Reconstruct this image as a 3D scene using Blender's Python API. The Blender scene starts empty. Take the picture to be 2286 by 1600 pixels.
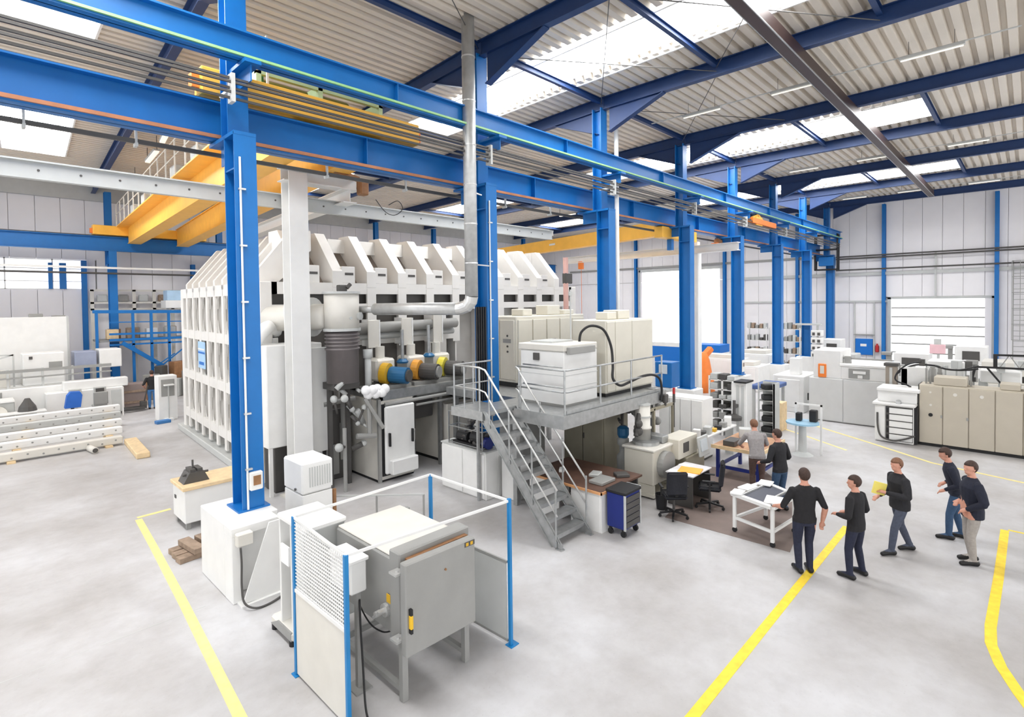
import bpy, math, random
from mathutils import Matrix, Vector
S = bpy.context.scene
COL = S.collection
random.seed(7)
PI = math.pi

# ---------------------------------------------------------------- camera, sky, lights, exposure
cam_d = bpy.data.cameras.new('camera'); cam = bpy.data.objects.new('camera', cam_d); COL.objects.link(cam)
cam_d.sensor_width = 36.0; cam_d.lens = 36.0 * 1202.0 / 2286.0
cam_d.shift_x = -8.0 / 2286.0; cam_d.shift_y = -97.0 / 2286.0
cam_d.clip_start = 0.05; cam_d.clip_end = 400
def aim(yaw, pitch, roll, loc):
    f = Vector((math.cos(yaw) * math.cos(pitch), math.sin(yaw) * math.cos(pitch), -math.sin(pitch)))
    r = Vector((math.sin(yaw), -math.cos(yaw), 0)); d = f.cross(r)
    c, s = math.cos(roll), math.sin(roll)
    r2 = c * r + s * d; d2 = -s * r + c * d
    m = Matrix((r2, -d2, -f)).transposed().to_4x4(); m.translation = loc
    cam.matrix_world = m
aim(math.radians(43.766), math.radians(1.3495), math.radians(0.7269), Vector((0, 0, 4.7)))
S.camera = cam

W = bpy.data.worlds.new('overcast_sky'); S.world = W; W.use_nodes = True
bg = W.node_tree.nodes['Background']; bg.inputs[0].default_value = (0.97, 0.98, 1.0, 1); bg.inputs[1].default_value = SKY = 1.5
SKYLIGHT = 11.0      # daylight through the rooflights
GLAZING = 1.1       # daylight through doors and window band
S.view_settings.view_transform = 'Standard'; S.view_settings.look = 'None'
S.view_settings.exposure = 0.45; S.view_settings.gamma = 1.0
try: S.view_settings.use_curve_mapping = False
except Exception: pass
S.cycles.max_bounces = 7; S.cycles.diffuse_bounces = 5; S.cycles.glossy_bounces = 3
S.cycles.transmission_bounces = 4; S.cycles.transparent_max_bounces = 6
S.cycles.caustics_reflective = False; S.cycles.caustics_refractive = False
S.cycles.use_denoising = True; S.cycles.sample_clamp_indirect = 6

# ---------------------------------------------------------------- materials
def lin(c):
    return tuple(((v / 255) / 12.92 if v <= 10 else ((v / 255 + 0.055) / 1.055) ** 2.4) for v in c) + (1,)
MATS = {}
def mat(name, rgb, rough=0.5, metal=0.0, var=0.06, scale=3.0, bump=0.0, emit=None, alpha=None, spec=None):
    m = bpy.data.materials.new(name); m.use_nodes = True; MATS[name] = m
    nt = m.node_tree; b = nt.nodes['Principled BSDF']
    b.inputs['Roughness'].default_value = rough; b.inputs['Metallic'].default_value = metal
    if spec is not None: b.inputs['Specular IOR Level'].default_value = spec
    c = lin(rgb)
    if var > 0:
        tc = nt.nodes.new('ShaderNodeTexCoord'); n = nt.nodes.new('ShaderNodeTexNoise')
        n.inputs['Scale'].default_value = scale; n.inputs['Detail'].default_value = 4
        nt.links.new(tc.outputs['Object'], n.inputs['Vector'])
        r = nt.nodes.new('ShaderNodeValToRGB')
        r.color_ramp.elements[0].position = 0.3; r.color_ramp.elements[1].position = 0.7
        r.color_ramp.elements[0].color = tuple(v * (1 - var) for v in c[:3]) + (1,)
        r.color_ramp.elements[1].color = tuple(min(1, v * (1 + var)) for v in c[:3]) + (1,)
        nt.links.new(n.outputs['Fac'], r.inputs[0]); nt.links.new(r.outputs[0], b.inputs['Base Color'])
        if bump:
            bp = nt.nodes.new('ShaderNodeBump'); bp.inputs['Strength'].default_value = bump
            nt.links.new(n.outputs['Fac'], bp.inputs['Height']); nt.links.new(bp.outputs[0], b.inputs['Normal'])
    else:
        b.inputs['Base Color'].default_value = c
    if emit is not None:
        b.inputs['Emission Color'].default_value = c; b.inputs['Emission Strength'].default_value = emit
    if alpha is not None: b.inputs['Alpha'].default_value = alpha
    return m
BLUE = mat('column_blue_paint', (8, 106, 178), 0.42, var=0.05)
SHADEBLUE = mat('rafter_shaded_blue', (20, 52, 100), 0.5, var=0.08)  # blue of the frames darkened; underlit shade put into the rafter colour
LBLUE = mat('post_blue_paint', (24, 124, 186), 0.4)
WHITE = mat('white_paint', (232, 232, 230), 0.5, var=0.03)
CREAM = mat('warm_white_paint', (216, 213, 205), 0.5, var=0.04)
CHAMB = mat('chamber_white_paint', (226, 224, 220), 0.5, var=0.04, scale=1.5)
LGREY = mat('light_grey_paint', (190, 192, 190), 0.5, var=0.04)
MGREY = mat('mid_grey_paint', (150, 150, 147), 0.5, var=0.05)
DGREY = mat('dark_grey_paint', (78, 76, 74), 0.55, var=0.08)
BLACK = mat('black_rubber', (26, 26, 28), 0.55, var=0.1)
BEIGE = mat('beige_cabinet_paint', (190, 182, 166), 0.5, var=0.03)
PUTTY = mat('putty_cabinet_paint', (214, 210, 197), 0.5, var=0.03)
YELLOW = mat('crane_yellow_paint', (250, 190, 76), 0.45, var=0.05)
LINEY = mat('floor_line_yellow', (252, 214, 60), 0.6, var=0.12, scale=9)
PUMPY = mat('pump_yellow_paint', (214, 168, 40), 0.4)
ORANGE = mat('orange_paint', (240, 130, 50), 0.5)
GREEN = mat('green_paint', (70, 120, 60), 0.5)
STEEL = mat('galvanised_steel', (176, 178, 178), 0.38, 0.75, var=0.12, scale=8)
SPIRAL = mat('spiral_duct_steel', (196, 197, 196), 0.45, 0.6, var=0.1, scale=6)
ALU = mat('bare_aluminium', (214, 214, 212), 0.35, 0.6, var=0.08)
RUSTY = mat('copper_rail', (190, 130, 95), 0.5, 0.3, var=0.15)
BROWN = mat('brown_wood', (150, 108, 72), 0.6, var=0.2, scale=6)
PINE = mat('pale_pine_wood', (226, 200, 158), 0.6, var=0.12, scale=6)
WORN = mat('weathered_wood', (150, 130, 112), 0.8, var=0.25, scale=8)
DECK = mat('roof_deck_sheet', (218, 210, 198), 0.5, var=0.05, scale=0.6)
PANEL = mat('wall_panel_white', (236, 234, 236), 0.55, var=0.03, scale=0.7)
NAVYB = mat('navy_cart_blue', (28, 44, 120), 0.45)
SKIN = mat('skin', (205, 150, 128), 0.55, var=0.06, scale=20)
HAIR = mat('brown_hair', (62, 44, 36), 0.7, var=0.25, scale=40)
SHIRTB = mat('black_cloth', (28, 27, 30), 0.85, var=0.15, scale=25)
JEANS = mat('blue_denim', (52, 78, 108), 0.85, var=0.15, scale=25)
DJEANS = mat('dark_denim', (34, 38, 58), 0.85, var=0.15, scale=25)
GTROUS = mat('grey_trouser_cloth', (160, 154, 148), 0.85, var=0.1, scale=25)
SHOE = mat('black_leather', (20, 19, 20), 0.5)
PALEG = mat('pale_grey_paint', (212, 213, 212), 0.5, var=0.03)
SCREEN = mat('screen_grey', (205, 214, 220), 0.25)
PAPER = mat('white_paper', (244, 244, 244), 0.7, var=0.02)
SIGNB = mat('sign_blue', (0, 108, 196), 0.5, var=0.02)
TEAL = mat('motor_blue_paint', (40, 104, 150), 0.4)
RED = mat('red_paint', (186, 40, 40), 0.5)
SKYL = mat('rooflight_glazing', (255, 255, 255), 0.5, var=0, emit=SKYLIGHT)
GLAZ = mat('translucent_glazing', (255, 255, 255), 0.5, var=0, emit=GLAZING)
TUBE = mat('lamp_tube', (255, 250, 240), 0.5, var=0, emit=0.45)

# ---------------------------------------------------------------- geometry helpers
class MB:
    def __init__(s): s.v = []; s.f = []
    def add(s, vs, fs):
        o = len(s.v); s.v += [tuple(v) for v in vs]; s.f += [tuple(i + o for i in f) for f in fs]; return s
    def box(s, x0, x1, y0, y1, z0, z1, b=0.0, M=None):
        if x0 > x1: x0, x1 = x1, x0
        if y0 > y1: y0, y1 = y1, y0
        if z0 > z1: z0, z1 = z1, z0
        b = min(b, (x1 - x0) * .4, (y1 - y0) * .4, (z1 - z0) * .4)
        if b <= 0:
            vs = [(x, y, z) for x in (x0, x1) for y in (y0, y1) for z in (z0, z1)]
            fs = [(0, 1, 3, 2), (4, 6, 7, 5), (0, 4, 5, 1), (2, 3, 7, 6), (0, 2, 6, 4), (1, 5, 7, 3)]
        else:
            vs = []
            for sx, X in ((-1, x0), (1, x1)):
                for sy, Y in ((-1, y0), (1, y1)):
                    for sz, Z in ((-1, z0), (1, z1)):
                        vs += [(X, Y - sy * b, Z - sz * b), (X - sx * b, Y, Z - sz * b), (X - sx * b, Y - sy * b, Z)]
            I = lambda i, j, k, a: ((i * 2 + j) * 2 + k) * 3 + a
            fs = []
            for i in (0, 1):
                q = [I(i, 0, 0, 0), I(i, 1, 0, 0), I(i, 1, 1, 0), I(i, 0, 1, 0)]; fs.append(q if i else q[::-1])
                q = [I(0, i, 0, 1), I(0, i, 1, 1), I(1, i, 1, 1), I(1, i, 0, 1)]; fs.append(q if i else q[::-1])
                q = [I(0, 0, i, 2), I(1, 0, i, 2), I(1, 1, i, 2), I(0, 1, i, 2)]; fs.append(q if i else q[::-1])
            for i in (0, 1):
                for j in (0, 1):
                    fl = (i == j)
                    q = [I(i, j, 0, 0), I(i, j, 0, 1), I(i, j, 1, 1), I(i, j, 1, 0)]; fs.append(q if fl else q[::-1])
                    q = [I(i, 0, j, 0), I(i, 1, j, 0), I(i, 1, j, 2), I(i, 0, j, 2)]; fs.append(q if not fl else q[::-1])
                    q = [I(0, i, j, 1), I(1, i, j, 1), I(1, i, j, 2), I(0, i, j, 2)]; fs.append(q if fl else q[::-1])
            for i in (0, 1):
                for j in (0, 1):
                    for k in (0, 1):
                        q = [I(i, j, k, 0), I(i, j, k, 1), I(i, j, k, 2)]; fs.append(q if (i + j + k) % 2 else q[::-1])
        if M is not None: vs = [M @ Vector(v) for v in vs]
        return s.add(vs, fs)
    def cbox(s, c, d, b=0.0, rz=0.0, rx=0.0, ry=0.0):
        M = Matrix.Translation(c) @ Matrix.Rotation(rz, 4, 'Z') @ Matrix.Rotation(ry, 4, 'Y') @ Matrix.Rotation(rx, 4, 'X')
        return s.box(-d[0] / 2, d[0] / 2, -d[1] / 2, d[1] / 2, -d[2] / 2, d[2] / 2, b, M)
    def frame(s, p0, p1, up=(0, 0, 1)):
        p0, p1 = Vector(p0), Vector(p1); d = (p1 - p0); L = d.length; d.normalize(); u = Vector(up)
        if abs(d.dot(u)) > 0.99: u = Vector((1, 0, 0))
        a = d.cross(u).normalized(); u = a.cross(d).normalized()
        M = Matrix((d, -a, u)).transposed().to_4x4(); M.translation = p0
        return M, L
    def bar(s, p0, p1, w, h, b=0.0, up=(0, 0, 1), oy=0.0, oz=0.0):
        M, L = s.frame(p0, p1, up)
        return s.box(0, L, oy - w / 2, oy + w / 2, oz - h / 2, oz + h / 2, b, M)
    def ibeam(s, p0, p1, w, h, tf=0.025, tw=0.018, up=(0, 0, 1)):
        s.bar(p0, p1, w, tf, 0, up, 0, h / 2 - tf / 2); s.bar(p0, p1, w, tf, 0, up, 0, -h / 2 + tf / 2)
        return s.bar(p0, p1, tw, h - 2 * tf, 0, up)
    def cyl(s, p0, p1, r, n=12, r2=None, cap=True):
        M, L = s.frame(p0, p1); r2 = r if r2 is None else r2; vs = []; fs = []
        for i in range(n):
            a = 2 * PI * i / n; c, q = math.cos(a), math.sin(a)
            vs += [M @ Vector((0, r * c, r * q)), M @ Vector((L, r2 * c, r2 * q))]
        for i in range(n):
            j = (i + 1) % n; fs.append((2 * i, 2 * j, 2 * j + 1, 2 * i + 1))
        if cap: fs += [tuple(2 * i for i in range(n))[::-1], tuple(2 * i + 1 for i in range(n))]
        return s.add(vs, fs)
    def tube(s, pts, r, n=8):
        P = [Vector(p) for p in pts]; vs = []; fs = []; prev = None
        for k, p in enumerate(P):
            t = (P[min(k + 1, len(P) - 1)] - P[max(k - 1, 0)]).normalized()
            if prev is None:
                prev = t.cross(Vector((0, 0, 1)))
                if prev.length < 0.1: prev = t.cross(Vector((1, 0, 0)))
            a = (prev - t * prev.dot(t)).normalized(); prev = a; u = t.cross(a)
            for i in range(n):
                g = 2 * PI * i / n; vs.append(p + a * (r * math.cos(g)) + u * (r * math.sin(g)))
        for k in range(len(P) - 1):
            for i in range(n):
                j = (i + 1) % n; fs.append((k * n + i, k * n + j, (k + 1) * n + j, (k + 1) * n + i))
        e = (len(P) - 1) * n; fs += [tuple(range(n))[::-1], tuple(e + i for i in range(n))]
        return s.add(vs, fs)
    def prism(s, poly, ax, a0, a1):
        n = len(poly); mk = {'x': lambda p, a: (a, p[0], p[1]), 'y': lambda p, a: (p[0], a, p[1]), 'z': lambda p, a: (p[0], p[1], a)}[ax]
        vs = [mk(p, a0) for p in poly] + [mk(p, a1) for p in poly]
        fs = [(i, (i + 1) % n, n + (i + 1) % n, n + i) for i in range(n)] + [tuple(range(n))[::-1], tuple(range(n, 2 * n))]
        return s.add(vs, fs)
    def lathe(s, prof, c=(0, 0, 0), n=20):
        vs = []; fs = []; m = len(prof)
        for i in range(n):
            a = 2 * PI * i / n
            for r, z in prof: vs.append((c[0] + r * math.cos(a), c[1] + r * math.sin(a), c[2] + z))
        for i in range(n):
            j = (i + 1) % n
            for k in range(m - 1): fs.append((i * m + k, j * m + k, j * m + k + 1, i * m + k + 1))
        fs += [tuple(i * m for i in range(n))[::-1], tuple(i * m + m - 1 for i in range(n))]
        return s.add(vs, fs)
    def ball(s, c, r, n=10, m=7):
        rx, ry, rz = r if isinstance(r, tuple) else (r, r, r); vs = [(c[0], c[1], c[2] - rz)]; fs = []
        for k in range(1, m):
            t = PI * k / m
            for i in range(n):
                a = 2 * PI * i / n; vs.append((c[0] + rx * math.sin(t) * math.cos(a), c[1] + ry * math.sin(t) * math.sin(a), c[2] - rz * math.cos(t)))
        vs.append((c[0], c[1], c[2] + rz)); L = len(vs) - 1
        for i in range(n):
            j = (i + 1) % n; fs += [(0, 1 + j, 1 + i), (L, L - n + i, L - n + j)]
            for k in range(m - 2): fs.append((1 + k * n + i, 1 + k * n + j, 1 + (k + 1) * n + j, 1 + (k + 1) * n + i))
        return s.add(vs, fs)
def spline(pts, n=6):
    P = [Vector(p) for p in pts]; out = []
    for i in range(len(P) - 1):
        a, b, c, d = P[max(i - 1, 0)], P[i], P[i + 1], P[min(i + 2, len(P) - 1)]
        for k in range(n):
            t = k / n
            out.append(0.5 * ((2 * b) + (c - a) * t + (2 * a - 5 * b + 4 * c - d) * t * t + (3 * b - a - 3 * c + d) * t ** 3))
    return out + [P[-1]]

WORLD = {}
def tag(o, label=None, cat=None, group=None, kind=None):
    if label: o['label'] = label
    if cat: o['category'] = cat
    if group: o['group'] = group
    if kind: o['kind'] = kind
    return o
def mesh(name, mb, m, off=None, smooth=False):
    me = bpy.data.meshes.new(name)
    vs = mb.v if off is None else [(x - off[0], y - off[1], z - off[2]) for x, y, z in mb.v]
    me.from_pydata([tuple(v) for v in vs], [], mb.f); me.materials.append(m)
    if smooth: me.polygons.foreach_set('use_smooth', [True] * len(me.polygons))
    me.update(); return me
def thing(name, label, cat, loc, rz=0.0, group=None, local=False):
    o = bpy.data.objects.new(name, None); o.empty_display_size = 0.2; COL.objects.link(o)
    o.location = loc; o.rotation_euler = (0, 0, rz); tag(o, label, cat, group)
    if not local: WORLD[o.name] = tuple(loc)
    return o
def struct(name, loc=(0, 0, 0), label=None):
    o = thing(name, label, None, loc); o['kind'] = 'structure'; return o
def islands(mb, gap=0.008):
    n = len(mb.v); par = list(range(n))
    def find(a):
        while par[a] != a: par[a] = par[par[a]]; a = par[a]
        return a
    for f in mb.f:
        r = find(f[0])
        for i in f[1:]: par[find(i)] = r
    g = {}
    for i in range(n): g.setdefault(find(i), []).append(i)
    L = []
    for ids in g.values():
        c = [[mb.v[i][k] for i in ids] for k in range(3)]; L.append([set(ids), [min(q) for q in c], [max(q) for q in c]])
    if len(L) > 400: return None
    ch = True
    while ch:
        ch = False; out = []
        for e in L:
            for o in out:
                if all(e[1][k] <= o[2][k] + gap and o[1][k] <= e[2][k] + gap for k in range(3)):
                    o[0] |= e[0]; o[1] = [min(p, q) for p, q in zip(o[1], e[1])]; o[2] = [max(p, q) for p, q in zip(o[2], e[2])]; ch = True; break
            else: out.append(e)
        L = out
    return [e[0] for e in L]
def part(parent, name, mb, m, smooth=False, label=None, stuff=False):
    if isinstance(mb, MB) and not stuff:                # pieces that stand apart become parts of their own
        isl = islands(mb)
        if isl is None or len(isl) > 12: stuff = True
        elif len(isl) > 1:
            first = None
            for ids in isl:
                o = sorted(ids); ix = {a: b for b, a in enumerate(o)}; q = MB(); q.v = [mb.v[i] for i in o]
                q.f = [tuple(ix[i] for i in f) for f in mb.f if f[0] in ids]
                r = part1(parent, name, q, m, smooth, label); first = first or r
            return first
    return part1(parent, name, mb, m, smooth, label, stuff)
def part1(parent, name, mb, m, smooth=False, label=None, stuff=False):
    root = parent
    while root.parent: root = root.parent
    off = WORLD.get(root.name)
    me = mesh(name, mb, m, off, smooth) if isinstance(mb, MB) else mb
    o = bpy.data.objects.new(name, me); COL.objects.link(o); o.parent = parent
    if label: o['label'] = label
    if stuff: o['kind'] = 'stuff'
    return o
def solo(name, mb, m, label, cat, group=None, kind=None, smooth=False):
    xs = [v[0] for v in mb.v]; ys = [v[1] for v in mb.v]; zs = [v[2] for v in mb.v]
    c = ((min(xs) + max(xs)) / 2, (min(ys) + max(ys)) / 2, min(zs))
    o = bpy.data.objects.new(name, mesh(name, mb, m, c, smooth)); COL.objects.link(o); o.location = c
    WORLD[o.name] = c
    return tag(o, label, cat, group, kind)
def dup(root, loc, rz=0.0, label=None, group=None):
    r = root.copy(); COL.objects.link(r); r.location = loc; r.rotation_euler = (0, 0, rz)
    if label: r['label'] = label
    if group: r['group'] = group
    for ch in list(root.children):
        c = ch.copy(); COL.objects.link(c); c.parent = r
        for g in list(ch.children):
            d = g.copy(); COL.objects.link(d); d.parent = c
    return r
def piece(parent, name, me, loc, rz=0.0):        # one more object on shared mesh data
    o = bpy.data.objects.new(name, me); COL.objects.link(o); o.parent = parent
    off = WORLD.get(parent.name, (0, 0, 0)); o.location = (loc[0] - off[0], loc[1] - off[1], loc[2] - off[2]); o.rotation_euler = (0, 0, rz)
    return o
SK = 0.07                                          # the far bay's frames stand slightly out of square
def sk(x, y): return x + SK * max(0.0, y - 10.0)
# ---------------------------------------------------------------- floor
def concrete():
    m = bpy.data.materials.new('sealed_concrete'); m.use_nodes = True; nt = m.node_tree; b = nt.nodes['Principled BSDF']
    tc = nt.nodes.new('ShaderNodeTexCoord')
    def noise(sc, det, rough=0.55):
        n = nt.nodes.new('ShaderNodeTexNoise'); n.inputs['Scale'].default_value = sc; n.inputs['Detail'].default_value = det
        n.inputs['Roughness'].default_value = rough; nt.links.new(tc.outputs['Object'], n.inputs['Vector']); return n
    n1, n2, n3 = noise(0.45, 5), noise(2.6, 6, 0.65), noise(26, 3)
    r1 = nt.nodes.new('ShaderNodeValToRGB'); e = r1.color_ramp.elements
    e[0].position = 0.32; e[1].position = 0.68; e[0].color = lin((174, 171, 169)); e[1].color = lin((201, 201, 203))
    nt.links.new(n1.outputs['Fac'], r1.inputs[0])
    r2 = nt.nodes.new('ShaderNodeValToRGB'); e = r2.color_ramp.elements
    e[0].position = 0.25; e[1].position = 0.6; e[0].color = (0.86, 0.85, 0.84, 1); e[1].color = (1, 1, 1, 1)
    nt.links.new(n2.outputs['Fac'], r2.inputs[0])
    r3 = nt.nodes.new('ShaderNodeValToRGB'); e = r3.color_ramp.elements
    e[0].position = 0.22; e[1].position = 0.34; e[0].color = (0.86, 0.85, 0.84, 1); e[1].color = (1, 1, 1, 1)
    nt.links.new(n3.outputs['Fac'], r3.inputs[0])
    def mul(a, c):
        x = nt.nodes.new('ShaderNodeMix'); x.data_type = 'RGBA'; x.blend_type = 'MULTIPLY'; x.inputs[0].default_value = 1
        nt.links.new(a, x.inputs[6]); nt.links.new(c, x.inputs[7]); return x.outputs[2]
    nt.links.new(mul(mul(r1.outputs[0], r2.outputs[0]), r3.outputs[0]), b.inputs['Base Color'])
    b.inputs['Roughness'].default_value = 0.5; b.inputs['Specular IOR Level'].default_value = 0.35
    return m
CONC = concrete()
fl = MB().box(-14, 43, -10, 48, -0.2, 0)
o = solo('floor', fl, CONC, 'pale sealed concrete hall floor', None, kind='structure')
jn = MB(); rj = random.Random(2); xx = -6.0                # worn sawn joint in the slab, open in places
while xx < 2.7: l = .3 + rj.random() * .8; jn.box(xx, xx + l, 9.315 + rj.random() * .01, 9.335, 0.0, 0.0015); xx += l + rj.random() * .25
part(o, 'floor_joint', jn, LGREY, stuff=True)
PALEY = mat('worn_floor_line_yellow', (240, 222, 146), 0.6, var=0.1, scale=9)
def floor_line(pts, w, label, m=LINEY):
    mb = MB(); P = [Vector((p[0], p[1], 0)) for p in pts]; L = []; R = []
    for i, p in enumerate(P):
        t = (P[min(i + 1, len(P) - 1)] - P[max(i - 1, 0)]).normalized(); n = Vector((-t.y, t.x, 0)) * w / 2
        L.append(p + n); R.append(p - n)
    for i in range(len(P) - 1):
        vs = [(q.x, q.y, z) for z in (0.0, 0.004) for q in (L[i], L[i + 1], R[i + 1], R[i])]
        mb.add(vs, [(4, 7, 6, 5), (0, 4, 5, 1), (2, 6, 7, 3), (1, 5, 6, 2), (0, 3, 7, 4)])
    solo('floor_marking', mb, m, label, 'floor marking', 'yellow lines painted on the floor')
floor_line([(2.02, 5.0), (2.15, 6.51), (2.4, 9.6), (2.6, 12.4), (2.72, 14.25)], 0.13, 'long faded yellow floor line beside the white plinth of the nearest column', PALEY)
floor_line([(2.72, 14.38), (3.38, 14.42)], 0.11, 'short faint yellow floor line turning towards the white bench', PALEY)
floor_line([(4.6, 2.73), (8, 2.725), (12.6, 2.71)], 0.13, 'straight yellow floor line passing under the standing workers')
floor_line([(7.6, -0.35), (8.57, 0.06), (9.1, 0.25), (9.6, 0.36), (10.1, 0.385), (12, 0.36), (14.5, 0.35)], 0.13, 'yellow floor line with a curved end at the right')
floor_line([(14.55, 0.3), (14.5, -1.2)], 0.06, 'thin yellow cross line closing off the curved floor line')
floor_line([(22.6, 6.65), (20.39, 3.66), (19.08, 2.0), (18.3, -0.6)], 0.1, 'pale yellow aisle line in front of the beige cabinets', PALEY)
floor_line([(21.2, 7.2), (20.19, 5.7), (18.98, 4.09)], 0.08, 'pale inner yellow aisle line ending behind the workers', PALEY)

# ---------------------------------------------------------------- walls
COLX = [3.49, 9.25, 14.55, 20.13, 25.26, 30.76, 35.96, 41.3]
YC = 9.9
wf = struct('wall_far', (42.4, 13, 0))
pm = {}
def wall_panel(parent, key, d, loc, m=PANEL):
    if key not in pm: pm[key] = mesh('wall_panel', MB().box(0, d[0], 0, d[1], 0, d[2], 0.012), m)
    return piece(parent, 'wall_panel', pm[key], loc)
for i in range(-9, 37):
    y = i + 0.0
    if 1.6 <= y + .5 <= 6.7:
        wall_panel(wf, 'a', (0.14, 0.985, 6.4), (42.4, y, 4.75)); 
    elif 17.6 <= y + .5 <= 25.2:
        wall_panel(wf, 'b', (0.14, 0.985, 3.7), (42.4, y, 7.45))
    else:
        wall_panel(wf, 'c', (0.14, 0.985, 6.3), (42.4, y, 0)); wall_panel(wf, 'd', (0.14, 0.985, 4.83), (42.4, y, 6.32))
part(wf, 'wall_backing', MB().box(42.56, 42.66, -9.2, 37, 4.75, 11.2).box(42.56, 42.66, -9.2, 1.6, 0, 4.75).box(42.56, 42.66, 6.7, 17.6, 0, 4.75).box(42.56, 42.66, 25.3, 37, 0, 4.75).box(42.56, 42.66, 17.6, 25.3, 7.45, 11.2).box(42.56, 42.66, 17.6, 18, 4.7, 7.5).box(42.56, 42.66, 6.7, 17.6, 4.7, 7.5).box(42.56, 42.66, 25.3, 37, 4.7, 7.5), PANEL)
wl = struct('wall_left', (18, 36.6, 0))
for i in range(-8, 43):
    if i < 5:
        wall_panel(wl, 'e', (0.985, 0.14, 5.68), (i, 36.6, 0)); wall_panel(wl, 'f', (0.985, 0.14, 3.7), (i, 36.6, 7.25))
    else: wall_panel(wl, 'g', (0.985, 0.14, 10.9), (i, 36.6, 0))
part(wl, 'wall_backing', MB().box(-8, 42.6, 36.76, 36.86, 7.3, 11.2).box(-8, 42.6, 36.76, 36.86, 0, 5.7).box(5, 42.6, 36.76, 36.86, 5.6, 7.4), PANEL)
part(wl, 'eaves_fascia', MB().box(-8, 42.6, 36.3, 36.58, 10.42, 11.2), LGREY)
wr = struct('wall_right_unseen', (18, -9.2, 0))  # unseen side wall, cut low to hold back only low-angle light
wall_panel(wr, 'h', (1.97, 0.14, 3.4), (i * 2, -9.34, 0))
we = struct('wall_end_blocker', (-7.5, 0, 5))  # unseen upper wall behind the camera, added to dim light on the beams
for i in range(-5, 6): wall_panel(we, 'k', (0.14, 1.97, 6.2), (-7.6, i * 2, 5.0))
# ---- doors and glazing
d1 = struct('door_1', (42.42, 4.2, 0))
for k in range(8):
    part(d1, 'door_panel', MB().box(42.46, 42.52, 1.68, 6.62, k * 0.575 + 0.01, k * 0.575 + 0.555, 0.01), GLAZ)
part(d1, 'door_frame', MB().box(42.36, 42.5, 1.5, 1.68, 0, 4.72).box(42.36, 42.5, 6.62, 6.8, 0, 4.72).box(42.36, 42.5, 1.5, 6.8, 4.6, 4.75), LGREY)
for k in range(1, 8): part(d1, 'door_rail', MB().box(42.41, 42.458, 1.7, 6.6, k * .575 - .04, k * .575 + .04), MGREY)
d2 = struct('door_2', (42.42, 21.5, 0))
for k in range(9):
    part(d2, 'door_panel', MB().box(42.46, 42.52, 17.75, 25.15, 0.4 + k * 0.76 + 0.01, 0.4 + k * 0.76 + 0.75, 0.01), GLAZ)
part(d2, 'door_frame', MB().box(42.36, 42.5, 17.55, 17.75, 0, 7.4).box(42.36, 42.5, 25.15, 25.35, 0, 7.4).box(42.36, 42.5, 17.6, 25.3, 7.2, 7.45), LGREY)
w1 = struct('window_1', (0, 36.6, 5.7))
for i in range(-4, 3): part(w1, 'pane', MB().box(i * 1.8 + 0.03, i * 1.8 + 1.77, 36.66, 36.69, 5.73, 7.22), GLAZ)
fr = MB()
for z in (5.7, 6.1, 6.75, 7.22): fr.box(-8, 5, 36.6, 36.66, z - 0.02, z + 0.02)
for i in range(-4, 4): fr.box(i * 1.8 - 0.03, i * 1.8 + 0.03, 36.6, 36.66, 5.7, 7.25)
part(w1, 'window_frame', fr, WHITE)
for k, (x0, x1) in enumerate(((3.42, 3.58), (3.86, 4.14))):
    solo('wall_pipe', MB().cyl((-6, 34.25, 6.45), (12, 34.25, 6.45), .05, 8), DGREY, 'dark pipe running along the back wall columns', 'pipe') if k == 0 else solo('wall_pipe', MB().box(-6, 12, 34.2, 34.3, 6.68, 6.78), WHITE, 'white cable tray running just above the dark pipe at the back wall', 'tray')
    solo('window_post', MB().box(x0, x1, 36.42, 36.58, 5.7, 7.05, 0.01), BLUE, ['slim blue post standing in the ribbon window', 'wider blue post beside the slim one in the ribbon window'][k], 'post')

# ---------------------------------------------------------------- roof
ZR = 11.2
ce = struct('ceiling', (18, 13, ZR))
sh = {}
def deck(L, Wd, s):
    key = (round(L, 3), round(Wd, 3), s)
    if key in sh: return sh[key]
    mb = MB(); n = max(1, round(Wd / 0.31)); p = Wd / n; pr = []
    for i in range(n):
        b = i * p; pr += [(b, 0), (b + p * .52, 0), (b + p * .62, 0.13), (b + p * .9, 0.13)]
    pr.append((Wd, 0)); vs = []
    for y, z in pr: vs += [(s * y, y, z), (L + s * y, y, z)]
    fs = [(2 * i, 2 * i + 1, 2 * i + 3, 2 * i + 2) for i in range(len(pr) - 1)]
    sh[key] = mesh('roof_sheet', mb.add(vs, fs), DECK); return sh[key]
FX = [-7.3, -1.9] + COLX + [42.6]
YS = [-9.2, -5.0, -1.27, 2.48, 6.2, 9.95, 13.1, 16.4, 20.0, 23.5, 26.7, 29.9, 33.3, 36.7]
LIGHTS = {1: (0.1, 2.1), 3: (10.95, 12.95), 5: (21.9, 24.3), 7: (32.9, 35.1)}
def lit(y): return 2.4 < y < 16.3 or 23.4 < y < 29.8
for i in range(len(FX) - 1):
    for j in range(len(YS) - 1):
        y0, y1 = YS[j], YS[j + 1]; s = SK if y0 > 9 else 0
        segs = [(FX[i], FX[i + 1])]
        if i in LIGHTS and lit(y0 + .1): segs = [(FX[i], LIGHTS[i][0]), (LIGHTS[i][1], FX[i + 1])]
        for a, b in segs: piece(ce, 'roof_sheet', deck(b - a, y1 - y0, s), (sk(a, y0), y0, ZR))
part(ce, 'roof_backing', MB().box(-7.3, 46, -9.2, 2.4, ZR + .16, ZR + .2).box(-7.3, 46, 16.45, 23.45, ZR + .16, ZR + .2).box(-7.3, 46, 29.95, 36.8, ZR + .16, ZR + .2), MGREY)
n = 0
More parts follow.
